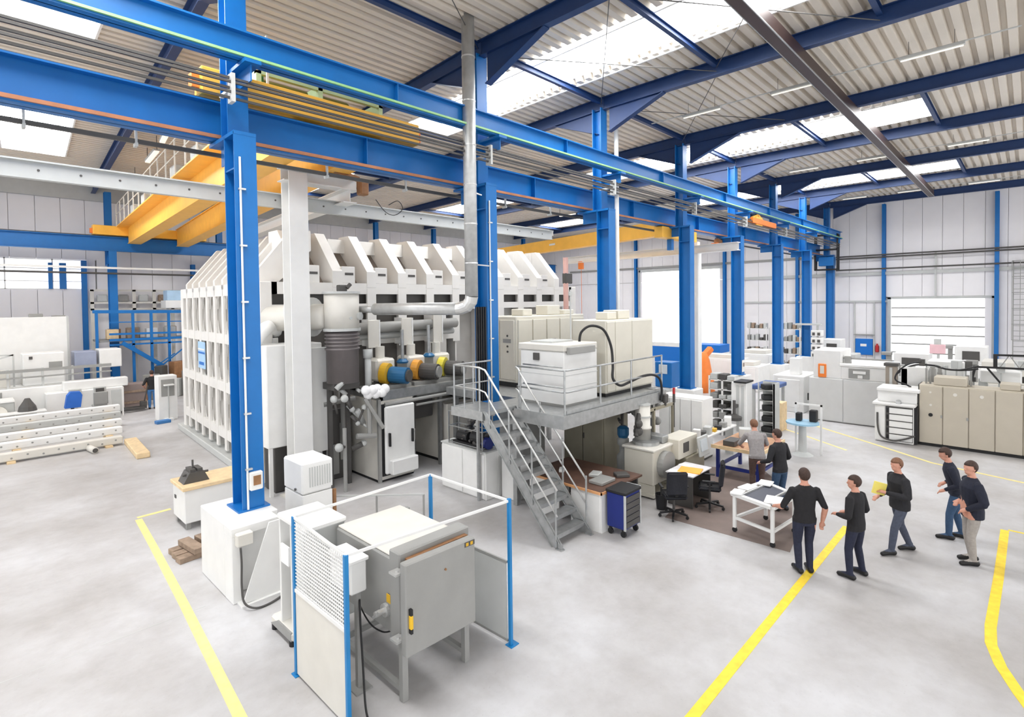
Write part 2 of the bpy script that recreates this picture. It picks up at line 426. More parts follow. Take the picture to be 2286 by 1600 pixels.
for i, (a, b) in LIGHTS.items():
    for y0, y1 in ((2.48, 16.4), (23.5, 29.9)):
        n += 1
        w = struct('window_%d' % (n + 1), (sk(a, y0), y0, ZR))
        k = max(1, round((y1 - y0) / 1.16)); d = (y1 - y0) / k; mid = (a + b) / 2; hw = (b - a) / 2 - 0.03
        for q in range(k):
            ya, yb = y0 + q * d + .012, y0 + (q + 1) * d - .012; vs = []; fs = []
            for t in range(9):
                g = PI * t / 8; X = mid - hw * math.cos(g); Z = ZR + 0.16 + 0.42 * math.sin(g)
                vs += [(sk(X, ya), ya, Z), (sk(X, yb), yb, Z)]
            fs = [(2 * t, 2 * t + 1, 2 * t + 3, 2 * t + 2) for t in range(8)]
            part(w, 'pane', MB().add(vs, fs), SKYL)
        rb = MB(); kb = MB()
        for q in range(k + 1):
            y = y0 + q * d
            rb.tube([(sk(mid - hw * math.cos(PI * t / 8), y), y, ZR + 0.14 + 0.42 * math.sin(PI * t / 8)) for t in range(9)], 0.018, 4)
        part(w, 'glazing_bar', rb, LGREY)
        for X in (a, b): kb.bar((sk(X, y0), y0, ZR + .07), (sk(X, y1), y1, ZR + .07), 0.05, 0.22)
        for y in (y0, y1): kb.bar((sk(a, y), y, ZR + .07), (sk(b, y), y, ZR + .07), 0.05, 0.22)
        part(w, 'upstand', kb, WHITE)
# ---- blue frames
ORD = ['first', 'second', 'third', 'fourth', 'fifth', 'sixth', 'seventh', 'eighth']
def rafter(x, y0, y1, name, label, grp):
    t = thing(name, label, 'beam', (sk(x, y0), y0, 10.4), group=grp)
    p0, p1 = (sk(x, y0), y0, 11.0), (sk(x, y1), y1, 11.0)
    part(t, 'beam_web', MB().bar(p0, p1, 0.02, 0.38), SHADEBLUE)
    part(t, 'top_flange', MB().bar((p0[0], p0[1], 11.185), (p1[0], p1[1], 11.185), 0.2, 0.022), SHADEBLUE)
    part(t, 'bottom_flange', MB().bar((p0[0], p0[1], 10.81), (p1[0], p1[1], 10.81), 0.2, 0.022), SHADEBLUE)
    return t
def haunch(t, x, yc, sgn, m=SHADEBLUE):
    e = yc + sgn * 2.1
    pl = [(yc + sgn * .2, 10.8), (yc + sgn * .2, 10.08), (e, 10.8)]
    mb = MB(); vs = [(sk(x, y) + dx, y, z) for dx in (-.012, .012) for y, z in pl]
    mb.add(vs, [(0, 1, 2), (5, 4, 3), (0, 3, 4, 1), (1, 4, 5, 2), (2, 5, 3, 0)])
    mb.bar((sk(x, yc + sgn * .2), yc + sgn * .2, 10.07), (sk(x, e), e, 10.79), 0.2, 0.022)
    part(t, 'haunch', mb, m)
for k, x in enumerate(COLX):
    t = rafter(x, YC, -9.2, 'roof_beam', 'shade-darkened blue roof beam over the near bay meeting the %s tall column' % ORD[k], 'roof beams of the near bay')
    haunch(t, x, YC, -1)
    t = rafter(x, YC + .01, 36.5, 'roof_beam', 'shade-darkened blue roof beam over the chamber bay starting at the %s tall column' % ORD[k], 'roof beams of the chamber bay')
    haunch(t, x, YC, 1)
ROWS = {-1.27: 'far out over the near bay', 2.48: 'at the outer end of the rooflight', 6.2: 'crossing the middle of the rooflight', 9.95: 'on the column line', 16.4: 'at the chamber end of the rooflight', 23.5: 'at the start of the back rooflight', 29.9: 'at the wall end of the back rooflight'}
for i in range(2, 9):
    for y in ROWS:
        if y != 9.95 and (i not in LIGHTS or (y < 0 and i != 3)): continue
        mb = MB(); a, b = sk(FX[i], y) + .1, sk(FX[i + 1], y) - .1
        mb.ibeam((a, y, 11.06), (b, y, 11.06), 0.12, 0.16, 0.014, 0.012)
        solo('roof_strut', mb, SHADEBLUE, 'blue roof strut %s, %s bay from the camera' % (ROWS[y], ORD[i - 2]), 'strut', 'blue struts between the roof beams')
for i, y0, y1 in ((2, 9.95, 6.2), (3, 9.95, 6.2), (3, 6.2, 2.48), (4, 9.95, 6.2)):
    for f in (0, 1):
        a = (FX[i] + .1, y0 if f else y1, 10.98 - .1 * f); b = (FX[i + 1] - .1, y1 if f else y0, 10.98 - .1 * f)
        solo('brace_rod', MB().cyl(a, b, 0.012, 6), DGREY, 'thin roof bracing rod slanting %s, %s bay, %s' % ('towards the columns' if f else 'off the columns', ORD[i - 2], 'by the columns' if y0 > 9 else 'further out'), 'rod', 'thin bracing rods under the roof')

# ---------------------------------------------------------------- blue columns on plinths
COLN = ['nearest tall blue column, with a white conduit and junction box', 'second tall blue column, behind the spiral duct and stairs', 'third tall blue column, standing behind the beige platform cabinets',
        'fourth tall blue column, the first past the beige platform cabinets', 'fifth tall blue column, with a white notice near its foot', 'sixth tall blue column, beside the small parts racks', 'seventh tall blue column, with a bracket of shelves at its foot', 'last tall blue column, nearest the far wall']
ZC = 1.2
for k, x in enumerate(COLX):
    t = thing('steel_column', COLN[k], 'column', (x, YC, ZC), group='blue columns between the two bays')
    yb = YC - .03; ZC = 0.0 if k == 1 else 1.2
    part(t, 'lower_shaft', MB().box(x - .18, x + .18, yb - .235, yb - .21, ZC + .03, 7.62).box(x - .18, x + .18, yb + .21, yb + .235, ZC + .03, 7.62).box(x - .011, x + .011, yb - .21, yb + .21, ZC + .03, 7.62), BLUE)
    part(t, 'crane_bracket', MB().box(x - .18, x + .18, yb - .24, yb + 1.0, 7.58, 7.64).box(x - .011, x + .011, yb + .2, yb + .9, 7.25, 7.6).box(x - .17, x + .17, yb - .21, yb + .21, 7.0, 7.025), BLUE)
    part(t, 'upper_shaft', MB().box(x - .17, x + .17, YC + .02, YC + .045, 7.64, 10.86).box(x - .17, x + .17, YC + .33, YC + .355, 7.64, 10.86).box(x - .011, x + .011, YC + .04, YC + .34, 7.64, 10.86), BLUE)
    part(t, 'rail_bracket', MB().box(x - .13, x + .13, YC - .7, YC + .03, 8.66, 8.72).box(x - .011, x + .011, YC - .6, YC + .03, 8.4, 8.68), BLUE)
    part(t, 'base_plate', MB().box(x - (.26 if k != 1 else .2), x + (.26 if k != 1 else .2), yb - .27, yb + .3, ZC, ZC + .03), BLUE)
    if k > 1:
        solo('column_plinth', MB().box(x - .42, x + .42, YC - .5, YC + .45, 0, ZC, 0.02), WHITE, 'white block plinth under the %s tall blue column' % ORD[k], 'plinth')
    if k == 2:
        solo('downpipe', MB().cyl((15.0, 9.75, 0), (15.0, 9.75, 11.2), .07, 12), WHITE, 'white round downpipe close beside the third tall column', 'pipe', smooth=True)
    if k in (0, 1):
        part(t, 'conduit', MB().cyl((x - .1, yb - .26, ZC + .03), (x - .1, yb - .26, 7.2), 0.018, 8), WHITE, label='slim white conduit')
        cl = MB()
        for q in range(6): cl.box(x - .13, x - .02, yb - .285, yb - .235, 1.9 + q * 0.95, 1.93 + q * 0.95)
        part(t, 'conduit_clip', cl, ALU)
ZC = 1.2; x = COLX[0]
jb = thing('junction_box', 'small white junction box with a cut out face, low on the nearest column', 'box', (x + .02, YC - .3, 1.62))
part(jb, 'housing', MB().box(x - .08, x + .13, YC - .36, YC - .27, 1.55, 1.86, .015), WHITE)
part(jb, 'opening', MB().box(x - .03, x + .09, YC - .372, YC - .355, 1.64, 1.8), BROWN)
jp = thing('column_plinth', 'wide white welded plinth carrying the nearest blue column', 'plinth', (3.3, 9.7, 0))
part(jp, 'block', MB().box(2.92, 3.78, 9.35, 10.55, 0, 1.2, 0.015), WHITE)
part(jp, 'front_slab', MB().box(2.92, 3.66, 9.02, 9.36, 1.06, 1.2, 0.01).box(2.92, 3.06, 9.02, 9.36, 0, 1.07, 0.01), WHITE)
part(jp, 'gusset', MB().prism([(3.02, 0.04), (3.7, 0.02), (3.74, 1.2), (3.44, 1.2)], 'y', 8.86, 8.89), WHITE)
part(jp, 'foot_flange', MB().box(2.98, 3.74, 8.8, 9.05, 0, 0.03), WHITE)
cb = thing('conduit_box', 'cream socket box with a black cable on the white plinth', 'box', (3.08, 8.98, .93))
part(cb, 'housing', MB().box(2.96, 3.2, 8.88, 9.01, .93, 1.13, .015), CREAM)
part(cb, 'cable', MB().tube(spline([(3.0, 8.87, .93), (3.0, 8.84, .7), (2.98, 8.8, .35), (2.99, 8.72, .12), (3.12, 8.62, .03), (3.35, 8.62, .02), (3.62, 8.72, .03)]), .017, 6), DGREY, smooth=True)

# ---- crane runways
def runway(name, label, y, z0, z1, x0, x1, w, stiff, m=BLUE, s=0.0):
    t = thing(name, label, 'beam', (x0, y, z0))
    part(t, 'beam_web', MB().box(x0, x1, y - .011, y + .011, z0, z1), m)
    part(t, 'top_flange', MB().box(x0, x1, y - w / 2, y + w / 2, z1 - .03, z1), m)
    part(t, 'bottom_flange', MB().box(x0, x1, y - w / 2, y + w / 2, z0, z0 + .03), m)
    if stiff:
        for x in stiff: part(t, 'stiffener', MB().box(x - .01, x + .01, y - w / 2 + .01, y + w / 2 - .01, z0 + .03, z1 - .03), m)
    return t
mids = [(COLX[i] + COLX[i + 1]) / 2 for i in range(7)]
t = runway('crane_runway', 'slimmer blue crane runway beam along the front of the columns', YC - .45, 8.73, 9.2, -4, 42, .26, mids)
part(t, 'bottom_rail', MB().box(-4, 42, YC - .62, YC - .58, 8.76, 8.8), mat('green_rail_edge', (150, 200, 140), .5), label='pale green edge strip')
t = runway('crane_runway', 'deep blue crane runway beam along the back of the columns', YC + .8, 7.66, 8.36, -4, 42, .34, mids)
part(t, 'conductor_rail', MB().box(-4, 42, YC + .58, YC + .62, 7.69, 7.75), RUSTY, label='copper coloured conductor rail')
part(t, 'crane_rail', MB().box(-4, 42, YC + .77, YC + .83, 8.36, 8.42), DGREY)
t = runway('crane_runway', 'blue crane runway beam along the back wall of the chamber bay', 34.6, 7.62, 8.36, -6, 42, .34, None)
part(t, 'crane_rail', MB().box(-6, 42, 34.57, 34.63, 8.36, 8.42), DGREY)
for k, x in enumerate((-5.0, 0.4, 5.8, 11.2, 16.6, 22, 27.4, 32.8, 38.2)):
    t = thing('wall_column', 'blue wall column at the back of the chamber bay carrying the runway beam', 'column', (x, 34.7, 0), group='blue wall columns of the chamber bay')
    part(t, 'lower_shaft', MB().box(x - .17, x + .17, 34.45, 34.475, 0, 7.62).box(x - .17, x + .17, 34.9, 34.925, 0, 7.62).box(x - .012, x + .012, 34.47, 34.9, 0, 7.62), BLUE)
    part(t, 'upper_shaft', MB().box(x - .15, x + .15, 35.3, 35.33, 6.9, 10.8).box(x - .15, x + .15, 35.56, 35.59, 6.9, 10.8).box(x - .012, x + .012, 35.32, 35.57, 6.9, 10.8).box(x - .15, x + .15, 34.9, 35.6, 6.9, 6.96), BLUE)
for k, x in enumerate((4.85, 10.0)):
    solo('wall_post', MB().ibeam((x, 36.35, 0), (x, 36.35, 7.2), .22, .24, .02, .02, (0, 1, 0)), BLUE, ['slim blue post just in front of the back wall by the ribbon window', 'slim blue post in front of the back wall behind the chamber'][k], 'post')
for k, (y, lb) in enumerate(((6.98, 'blue wall post at the left edge of the bright sectional door'), (1.46, 'blue wall post at the right edge of the bright sectional door'), (17.5, 'blue wall post at the near edge of the tall bright doorway'), (12.2, 'blue wall post midway between the two bright doors'), (25.5, 'blue wall post at the far edge of the tall bright doorway'))):
    solo('wall_post', MB().ibeam((42.2, y, 0), (42.2, y, 10.8), .2, .28, .02, .016, (1, 0, 0)), BLUE, lb, 'post', 'blue posts along the far wall')
# ---------------------------------------------------------------- the big vacuum chamber
CX0, CX1, CY0, CY1 = 5.45, 18.7, 14.3, 23.3
def cs(y): return 0.06 * (y - CY0)
ch = thing('vacuum_chamber', 'huge white ribbed steel vacuum chamber with sloping top edges', 'machine', (12, 18.8, 0))
def skew(mb):
    mb.v = [(x + cs(y), y, z) for x, y, z in mb.v]; return mb
D = 0.42
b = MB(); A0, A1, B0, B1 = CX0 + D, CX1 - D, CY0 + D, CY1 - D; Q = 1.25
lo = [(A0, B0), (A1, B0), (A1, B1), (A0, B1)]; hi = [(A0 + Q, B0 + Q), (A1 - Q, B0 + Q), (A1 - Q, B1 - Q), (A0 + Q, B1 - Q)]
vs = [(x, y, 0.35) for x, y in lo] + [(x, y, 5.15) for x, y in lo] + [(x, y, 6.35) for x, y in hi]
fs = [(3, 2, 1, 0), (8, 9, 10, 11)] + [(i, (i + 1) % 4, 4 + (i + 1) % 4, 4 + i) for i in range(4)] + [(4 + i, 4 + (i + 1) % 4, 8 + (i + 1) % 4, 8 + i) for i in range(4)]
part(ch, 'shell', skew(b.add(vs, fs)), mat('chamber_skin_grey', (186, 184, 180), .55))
BZ = [0.78, 2.23, 3.70, 5.17]
bd = MB()
for z in BZ:
    h = .15 if z < 5 else .17
    for (x0, x1, y0, y1) in ((CX0, CX0 + D + .02, CY0, CY1), (CX1 - D - .02, CX1, CY0, CY1)): bd.box(x0, x1, y0, y1, z - h, z + h)
part(ch, 'end_band', skew(bd), CHAMB)
part(ch, 'front_band', skew(MB().box(CX0, CX1, CY0, CY0 + D, 5.0, 5.32).box(CX0, CX1, CY0, CY0 + D, 4.5, 4.72).box(CX0, CX1, CY0 + .1, CY0 + D, .3, .6)), CHAMB)
part(ch, 'corner_post', skew(MB().box(CX0 - .012, CX0 + .3, CY0 - .02, CY0 + .3, .1, 5.33, .02).box(CX0 - .012, CX0 + .3, CY1 - .3, CY1 + .02, .1, 5.33, .02).box(CX1 - .3, CX1 + .012, CY0 - .02, CY0 + .3, .1, 5.33, .02)), CHAMB)
def rib_end(x0, sg, y):
    mb = MB(); w = .11
    X = lambda d: x0 + sg * d
    mb.box(X(-.012), X(.05), y - w, y + w, .3, 5.0); mb.box(X(0), X(D + .02), y - .03, y + .03, .3, 5.2)
    pl = [(X(.0), 5.2), (X(.0), 5.5), (X(1.05), 6.8), (X(1.6), 6.8), (X(1.6), 6.25), (X(D), 5.1)]
    mb.prism(pl if sg < 0 else pl[::-1], 'y', y - w, y + w)
    for za, zb in ((.9, 2.1), (2.37, 3.56), (3.84, 5.0)):      # arched stiffener plates in each cell
        for s2 in (-1, 1):
            pts = [(s2 * w, za), (s2 * .3, za)] + [(s2 * (.3 - .19 * math.sin(t * PI / 8)), za + .4 * (1 - math.cos(t * PI / 8))) for t in range(1, 5)]
            pts2 = [(y + p, z) for p, z in pts]
            up = [(p, za + zb - z) for p, z in pts2]
            for q in (pts2, up):
                vs = [(X(.06), p, z) for p, z in q] + [(X(.09), p, z) for p, z in q]; n = len(q)
                mb.add(vs, [tuple(range(n)), tuple(range(n, 2 * n))[::-1]] + [(i, (i + 1) % n, n + (i + 1) % n, n + i) for i in range(n)])
    return mb
y = CY0 + .62
while y < CY1 - .35:
    part(ch, 'end_rib', skew(rib_end(CX0, 1, y)), CHAMB); y += .93
for y in (15.6, 17.8, 20, 22.2): part(ch, 'end_rib', skew(rib_end(CX1, -1, y)), CHAMB)
FR = [6.51 + 1.09 * k for k in range(11)]
for x in FR:
    w = .15; mb = MB()
    pl = [(CY0 - .015, 5.2), (CY0 - .015, 5.66), (CY0 + 1.05, 6.82), (CY0 + 1.65, 6.82), (CY0 + 1.65, 6.25), (CY0 + D, 5.1)]
    vs = [(x - w, p, z) for p, z in pl] + [(x + w, p, z) for p, z in pl]; n = len(pl)
    mb.add(vs, [tuple(range(n))[::-1], tuple(range(n, 2 * n))] + [(i, (i + 1) % n, n + (i + 1) % n, n + i) for i in range(n)])
    mb.box(x - w, x + w, CY0 - .014, CY0 + .06, 3.4, 5.15); mb.box(x - .03, x + .03, CY0 + .03, CY0 + D, .6, 5.1)
    part(ch, 'front_rib', mb, CHAMB)
for i in range(len(FR) - 1):
    xa, xb = FR[i] + .15, FR[i + 1] - .15
    part(ch, 'step_block', MB().box(xa, xa + .42, CY0 + .02, CY0 + .4, 5.32, 5.8, .01), CHAMB)
    part(ch, 'slot', MB().box(xa + .1, xa + .36, CY0 + .008, CY0 + .03, 5.55, 5.62), DGREY)
    part(ch, 'roof_bracket', MB().box(xa + .25, xb, CY0 + 1.3, CY0 + 1.5, 6.3, 6.72), CHAMB)
part(ch, 'front_panel', MB().box(CX0 + .3, 11.8, CY0 + .3, CY0 + .36, .6, 4.45), mat('pump_shadow_grey', (104, 100, 96), .6))  # shadow seen between the hanging panels put into this panel's grey
part(ch, 'slot_strip', MB().box(CX0 + .3, 18.3, CY0 + .26, CY0 + .3, 4.7, 5.02), DGREY)
part(ch, 'front_rail', MB().box(8.0, 11.9, CY0 - .02, CY0 + .06, 3.5, 3.74), CHAMB); part(ch, 'front_post', MB().box(11.2, 11.5, CY0 - .03, CY0 + .06, 2.4, 4.5), CHAMB)
part(ch, 'foot_rail', skew(MB().box(CX0 - .15, CX0 + .35, CY0 + .5, CY1 + .4, 0, .22, .02).box(CX0, CX1, CY0, CY0 + .4, 0, .3)), LGREY)
bn = part(ch, 'banner', skew(MB().box(CX0 - .03, CX0 - .01, 19.85, 20.75, 2.6, 3.5)), mat('banner_pale_blue', (168, 204, 238), .5, var=.04), label='pale blue banner with white and blue bars')
part(bn, 'banner_bar', skew(MB().box(CX0 - .04, CX0 - .028, 19.88, 20.72, 3.22, 3.27)), WHITE)
part(bn, 'banner_stripe', skew(MB().box(CX0 - .04, CX0 - .028, 19.88, 20.72, 3.1, 3.16).box(CX0 - .04, CX0 - .028, 20.0, 20.6, 2.72, 2.82)), SIGNB)
for i in range(len(FR) - 1):  # cover sheets added between the ribs, shade put into their taupe colour
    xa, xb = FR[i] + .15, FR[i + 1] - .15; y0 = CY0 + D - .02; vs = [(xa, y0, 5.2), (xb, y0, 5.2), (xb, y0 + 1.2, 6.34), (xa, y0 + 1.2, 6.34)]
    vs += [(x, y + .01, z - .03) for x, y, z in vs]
    part(ch, 'chamfer_shade', MB().add(vs, [(0, 1, 2, 3), (7, 6, 5, 4), (0, 4, 5, 1), (1, 5, 6, 2), (2, 6, 7, 3), (3, 7, 4, 0)]), mat('taupe_shade', (142, 132, 124), .55) if i == 0 else MATS['taupe_shade'])
# ---- gear along the chamber front
dp = thing('diffusion_pump', 'tall pump tower with white upper drum and dark ringed lower drum', 'pump', (6.85, 12.7, 0))
part(dp, 'upper_drum', MB().lathe([(.43, 4.1), (.43, 4.98)], (6.85, 12.7, 0), 28), CREAM, True)
part(dp, 'top_flange', MB().lathe([(.47, 4.97), (.47, 5.03)], (6.85, 12.7, 0), 28), LGREY)
part(dp, 'middle_flange', MB().lathe([(.46, 4.03), (.46, 4.1)], (6.85, 12.7, 0), 28), LGREY)
pr = [(.40, 2.72)]
pr += [(.40, 3.55)]
for k in range(5): z = 3.56 + k * .09; pr += [(.43, z), (.43, z + .04), (.39, z + .045), (.39, z + .085)]
part(dp, 'lower_drum', MB().lathe(pr, (6.85, 12.7, 0), 28), mat('dark_pump_steel', (118, 112, 112), .45, .3), True)
part(dp, 'valve_head', MB().box(6.75, 6.98, 12.62, 12.78, 5.03, 5.2, .02).cyl((6.95, 12.6, 5.12), (7.05, 12.6, 5.22), .05), DGREY)
part(dp, 'support_leg', MB().box(6.55, 6.65, 12.9, 13.0, 0, 2.75).box(7.05, 7.15, 12.9, 13.0, 0, 2.75).box(6.5, 7.2, 12.5, 13.1, 2.55, 2.72), DGREY)
part(dp, 'port', MB().cyl((7.1, 12.42, 4.4), (7.16, 12.3, 4.4), .1, 14).cyl((6.86, 12.28, 4.36), (6.86, 12.24, 4.36), .04), LGREY)
bp = thing('vacuum_pipe', 'wide white pipe with a round flange entering the pump tower', 'pipe', (6.2, 13.4, 4.4))
part(bp, 'pipe_body', MB().cyl((5.7, 14.4, 4.35), (6.6, 12.95, 4.4), .33, 24), CREAM, True)
part(bp, 'flange', MB().cyl((6.33, 13.38, 4.39), (6.39, 13.28, 4.39), .5, 24), LGREY)
el = solo('exhaust_elbow', MB().tube(spline([(5.9, 14.5, 4.0), (5.72, 14.2, 4.15), (5.45, 13.95, 4.12), (5.2, 13.85, 3.9), (5.1, 13.8, 3.7)]), .17, 12), WHITE, 'white pipe elbow beside the gantry post above the tall white cabinet', 'pipe', smooth=True)
gp = thing('tall_white_cabinet', 'tall white cabinet block standing on a dark base behind the gantry post', 'cabinet', (5.9, 13.7, 0))
part(gp, 'body', MB().box(5.2, 6.62, 13.35, 14.25, 1.2, 3.72, .02), WHITE)
part(gp, 'side_return', MB().box(6.0, 6.72, 13.27, 13.36, .9, 3.6, .01), WHITE)
part(gp, 'base_frame', MB().box(5.25, 5.33, 13.4, 13.48, 0, 1.2).box(6.5, 6.6, 13.4, 13.48, 0, 1.2).box(5.25, 5.33, 14.1, 14.2, 0, 1.2), WHITE)
part(gp, 'dark_gear', MB().box(5.45, 6.4, 13.6, 14.2, 0, 1.15, .02), DGREY)
gg = thing('gantry_frame', 'white steel post and beam frame reaching over the chamber', 'frame', (5.85, 13, 0))
part(gg, 'post', MB().box(5.6, 6.06, 12.78, 12.81, 0, 7.9).box(5.6, 6.06, 13.19, 13.22, 0, 7.9).box(5.82, 5.85, 12.8, 13.2, 0, 7.9), WHITE)
part(gg, 'cantilever', MB().ibeam((5.5, 13, 7.85), (7.5, 13, 7.85), .4, .34), WHITE)
part(gg, 'beam', MB().ibeam((7.15, 12.7, 7.5), (8.15, 22.5, 7.5), .36, .36), WHITE)
part(gg, 'base', MB().box(5.45, 6.3, 12.65, 13.35, 0, .05), CREAM)
part(gg, 'rear_post', MB().ibeam((8.2, 22.9, 0), (8.2, 22.9, 7.6), .3, .3, up=(0, 1, 0)), WHITE)
ht = thing('hoist_trolley', 'rusty brown hoist trolley on the white gantry beam', 'hoist', (7.5, 12.7, 7.6))
part(ht, 'body', MB().box(7.38, 7.62, 12.55, 12.8, 7.55, 7.95, .03), BROWN)
part(ht, 'arm', MB().bar((6.7, 12.7, 8.1), (7.4, 12.7, 7.95), .1, .12), BROWN)
part(ht, 'cable_loop', MB().tube(spline([(7.9, 12.7, 7.5), (8.2, 12.7, 7.2), (8.5, 12.7, 7.15), (8.75, 12.7, 7.35), (8.6, 12.7, 7.55), (8.3, 12.7, 7.4)]), .012, 5), BLACK)
# ---- pump deck and cabinets
pd = thing('pump_deck', 'grey steel deck carrying the row of motor driven pumps', 'deck', (9.3, 13, 0))
part(pd, 'deck_plate', MB().box(7.7, 11.0, 12.35, 13.9, 2.3, 2.36), MGREY)
part(pd, 'edge_beam', MB().box(7.7, 11.0, 12.3, 12.36, 2.16, 2.4).box(7.7, 7.76, 12.3, 13.9, 2.16, 2.4), STEEL)
for x in (8.75, 9.75, 10.95): part(pd, 'deck_post', MB().box(x - .05, x + .05, 12.4, 12.5, 0, 2.2), STEEL)
part(pd, 'deck_pipe', MB().cyl((7.8, 12.3, 2.05), (11, 12.25, 2.08), .05).cyl((8.8, 12.28, 1.9), (11, 12.25, 1.92), .035).cyl((8.9, 12.4, 2.13), (11, 12.4, 2.13), .03), MGREY)
part(pd, 'dark_gear', MB().box(8.8, 9.7, 12.7, 13.6, 1.4, 2.1, .03).box(10.9, 11.3, 12.6, 13.6, .9, 2.2, .03), DGREY)
PC = ['blue', 'black', 'black']
for k, (x, mm, fm) in enumerate(((8.35, TEAL, PUMPY), (9.4, DGREY, mat('pump_amber_paint', (226, 158, 60), .4)), (10.35, DGREY, mat('pump_lime_paint', (214, 200, 60), .4)))):
    t = thing('blower_pump', ['cream blower with a yellow collar and round blue motor on the pump deck', 'cream blower with an amber collar and black motor on the pump deck', 'cream blower with a lime yellow collar at the far end of the pump deck'][k], 'pump', (x, 13, 2.36), group='motor driven pumps on the deck')
    part(t, 'blower_body', MB().cbox((x, 13.35, 2.86), (.62, .62, .62), .06).cyl((x, 13.35, 3.1), (x, 13.35, 3.5), .13, 14), CREAM)
    part(t, 'collar', MB().cyl((x - .1, 13.08, 2.78), (x + .0, 12.92, 2.76), .29, 20), fm)
    part(t, 'motor', MB().cyl((x + .1, 12.95, 2.72), (x + .34, 12.5, 2.7), .23, 18), mm)
    part(t, 'motor_fan_cover', MB().cyl((x + .34, 12.5, 2.7), (x + .37, 12.44, 2.7), .17, 16), DGREY if mm is TEAL else MGREY)
    part(t, 'foot_frame', MB().box(x - .35, x + .6, 12.7, 13.6, 2.36, 2.46), MGREY)
for k, (x0, x1, z1) in enumerate(((8.0, 8.34, 4.25), (9.11, 9.47, 4.28), (10.27, 10.6, 4.36))):
    t = thing('baffle_panel', ['narrow hanging cream panel next to the pump tower', 'narrow hanging cream panel above the middle pump', 'narrow hanging cream panel beside the white frame post'][k], 'panel', (x0, 13.4, 3.47), group='hanging cream panels above the pumps')
    part(t, 'sheet', MB().box(x0, x1, 13.36, 13.4, 3.47, z1, .01), CREAM)
    part(t, 'edge_strip', MB().box(x1, x1 + .04, 13.36, 14.3, 3.47, z1), WHITE)
mp = solo('manifold_pipe', MB().cyl((7.6, 13.9, 4.0), (11.6, 13.9, 4.05), .16, 16), MGREY, 'thick grey manifold pipe behind the hanging cream panels', 'pipe', smooth=True)
mp = solo('manifold_pipe', MB().cyl((7.6, 14.05, 3.75), (11.6, 14.05, 3.78), .1, 12), LGREY, 'thinner pale manifold pipe below the thick grey one', 'pipe', smooth=True)
for k, (x, z0) in enumerate(((9.3, 3.0), (10.25, 3.1))):
    t = thing('hand_valve', ['thin steel valve stem with a teal hand wheel above the middle pump', 'blue steel valve stem above the far pump'][k], 'valve', (x - .3, 13.2, z0))
    part(t, 'stem', MB().cyl((x - .3, 13.2, z0), (x - .3, 13.2, z0 + .95), .05, 10), STEEL)
    part(t, 'hand_wheel', MB().lathe([(.16, z0 - .02), (.18, z0 + .03), (.1, z0 + .1)], (x - .3, 13.2, 0), 14), TEAL)
vp = thing('standpipe', 'pale standpipe with a round cap and white wrapped valve beside the pump tower', 'pipe', (7.4, 12.5, 2.0))
part(vp, 'pipe_body', MB().cyl((7.45, 12.5, 2.55), (7.45, 12.5, 3.35), .085, 12).cyl((7.45, 12.5, 3.3), (7.45, 12.5, 3.52), .12, 12), LGREY, True)
wv = MB()
for q in range(7): wv.ball((7.2 + q * .09, 12.2 + .05 * math.sin(q * 2), 2.45 + .06 * math.cos(q * 3)), .13, 8, 6)
part(vp, 'wrapped_valve', wv, PAPER, True)
part(vp, 'down_pipe', MB().cyl((7.35, 12.3, 1.3), (7.35, 12.3, 2.4), .06, 10).cyl((7.2, 12.25, 2.3), (7.6, 12.05, 1.5), .05, 8).cyl((7.0, 12.35, 1.35), (7.5, 12.25, 1.3), .07, 8), MGREY)
cd = thing('control_cabinet', 'white control cabinet with a tall framed door and two black handles under the pump deck', 'cabinet', (8.15, 13.2, 0))
part(cd, 'body', MB().box(7.62, 8.72, 12.32, 14.25, .05, 2.16, .015), CREAM)
dr = part(cd, 'door', MB().box(7.76, 8.7, 12.2, 12.3, .2, 2.0, .04), WHITE)
part(dr, 'handle', MB().box(7.84, 7.88, 12.13, 12.2, .95, 1.3), BLACK); part(dr, 'handle', MB().box(8.56, 8.6, 12.13, 12.2, .95, 1.3), BLACK)
part(cd, 'door_seal', MB().box(7.71, 8.72, 12.3, 12.33, .15, 2.06), BLACK)
part(cd, 'lower_box', MB().box(7.86, 8.68, 12.04, 12.2, .2, .58, .02), WHITE)
part(cd, 'corner_profile', MB().box(7.6, 7.68, 12.28, 12.36, 0, 2.2), MGREY)
part(cd, 'plinth', MB().box(7.62, 8.72, 12.34, 14.2, 0, .06), BLACK)
t = thing('side_cabinet', 'white cabinet with a flush side panel deeper under the pump deck', 'cabinet', (10.4, 13, 0))
part(t, 'body', MB().box(9.9, 10.9, 12.3, 13.9, .08, 1.75, .015), CREAM); part(t, 'plinth', MB().box(9.92, 10.88, 12.32, 13.9, 0, .08), BLACK)
t = thing('dark_machinery', 'dark pipes and frames standing below the pump tower', 'machine', (6.9, 13.6, 0))
part(t, 'frame', MB().box(6.65, 7.5, 13.5, 14.2, 0, 1.9, .02), DGREY)
part(t, 'grey_panel', MB().box(6.75, 7.1, 13.46, 13.5, .15, .95).box(7.15, 7.4, 13.46, 13.5, .5, 1.5), MGREY)
part(t, 'pipe', MB().cyl((6.75, 13.4, 0.1), (6.75, 13.4, 1.8), .05).cyl((7.2, 13.4, .9), (7.2, 13.4, 2.2), .06).cyl((6.6, 13.3, 2.1), (7.5, 13.3, 2.15), .07), MGREY)
t = thing('valve_cluster', 'knot of grey valves and pipes below the pump tower', 'valve', (6.9, 12.5, 1.0))
rnd = random.Random(17); mb = MB(); mg = MB()
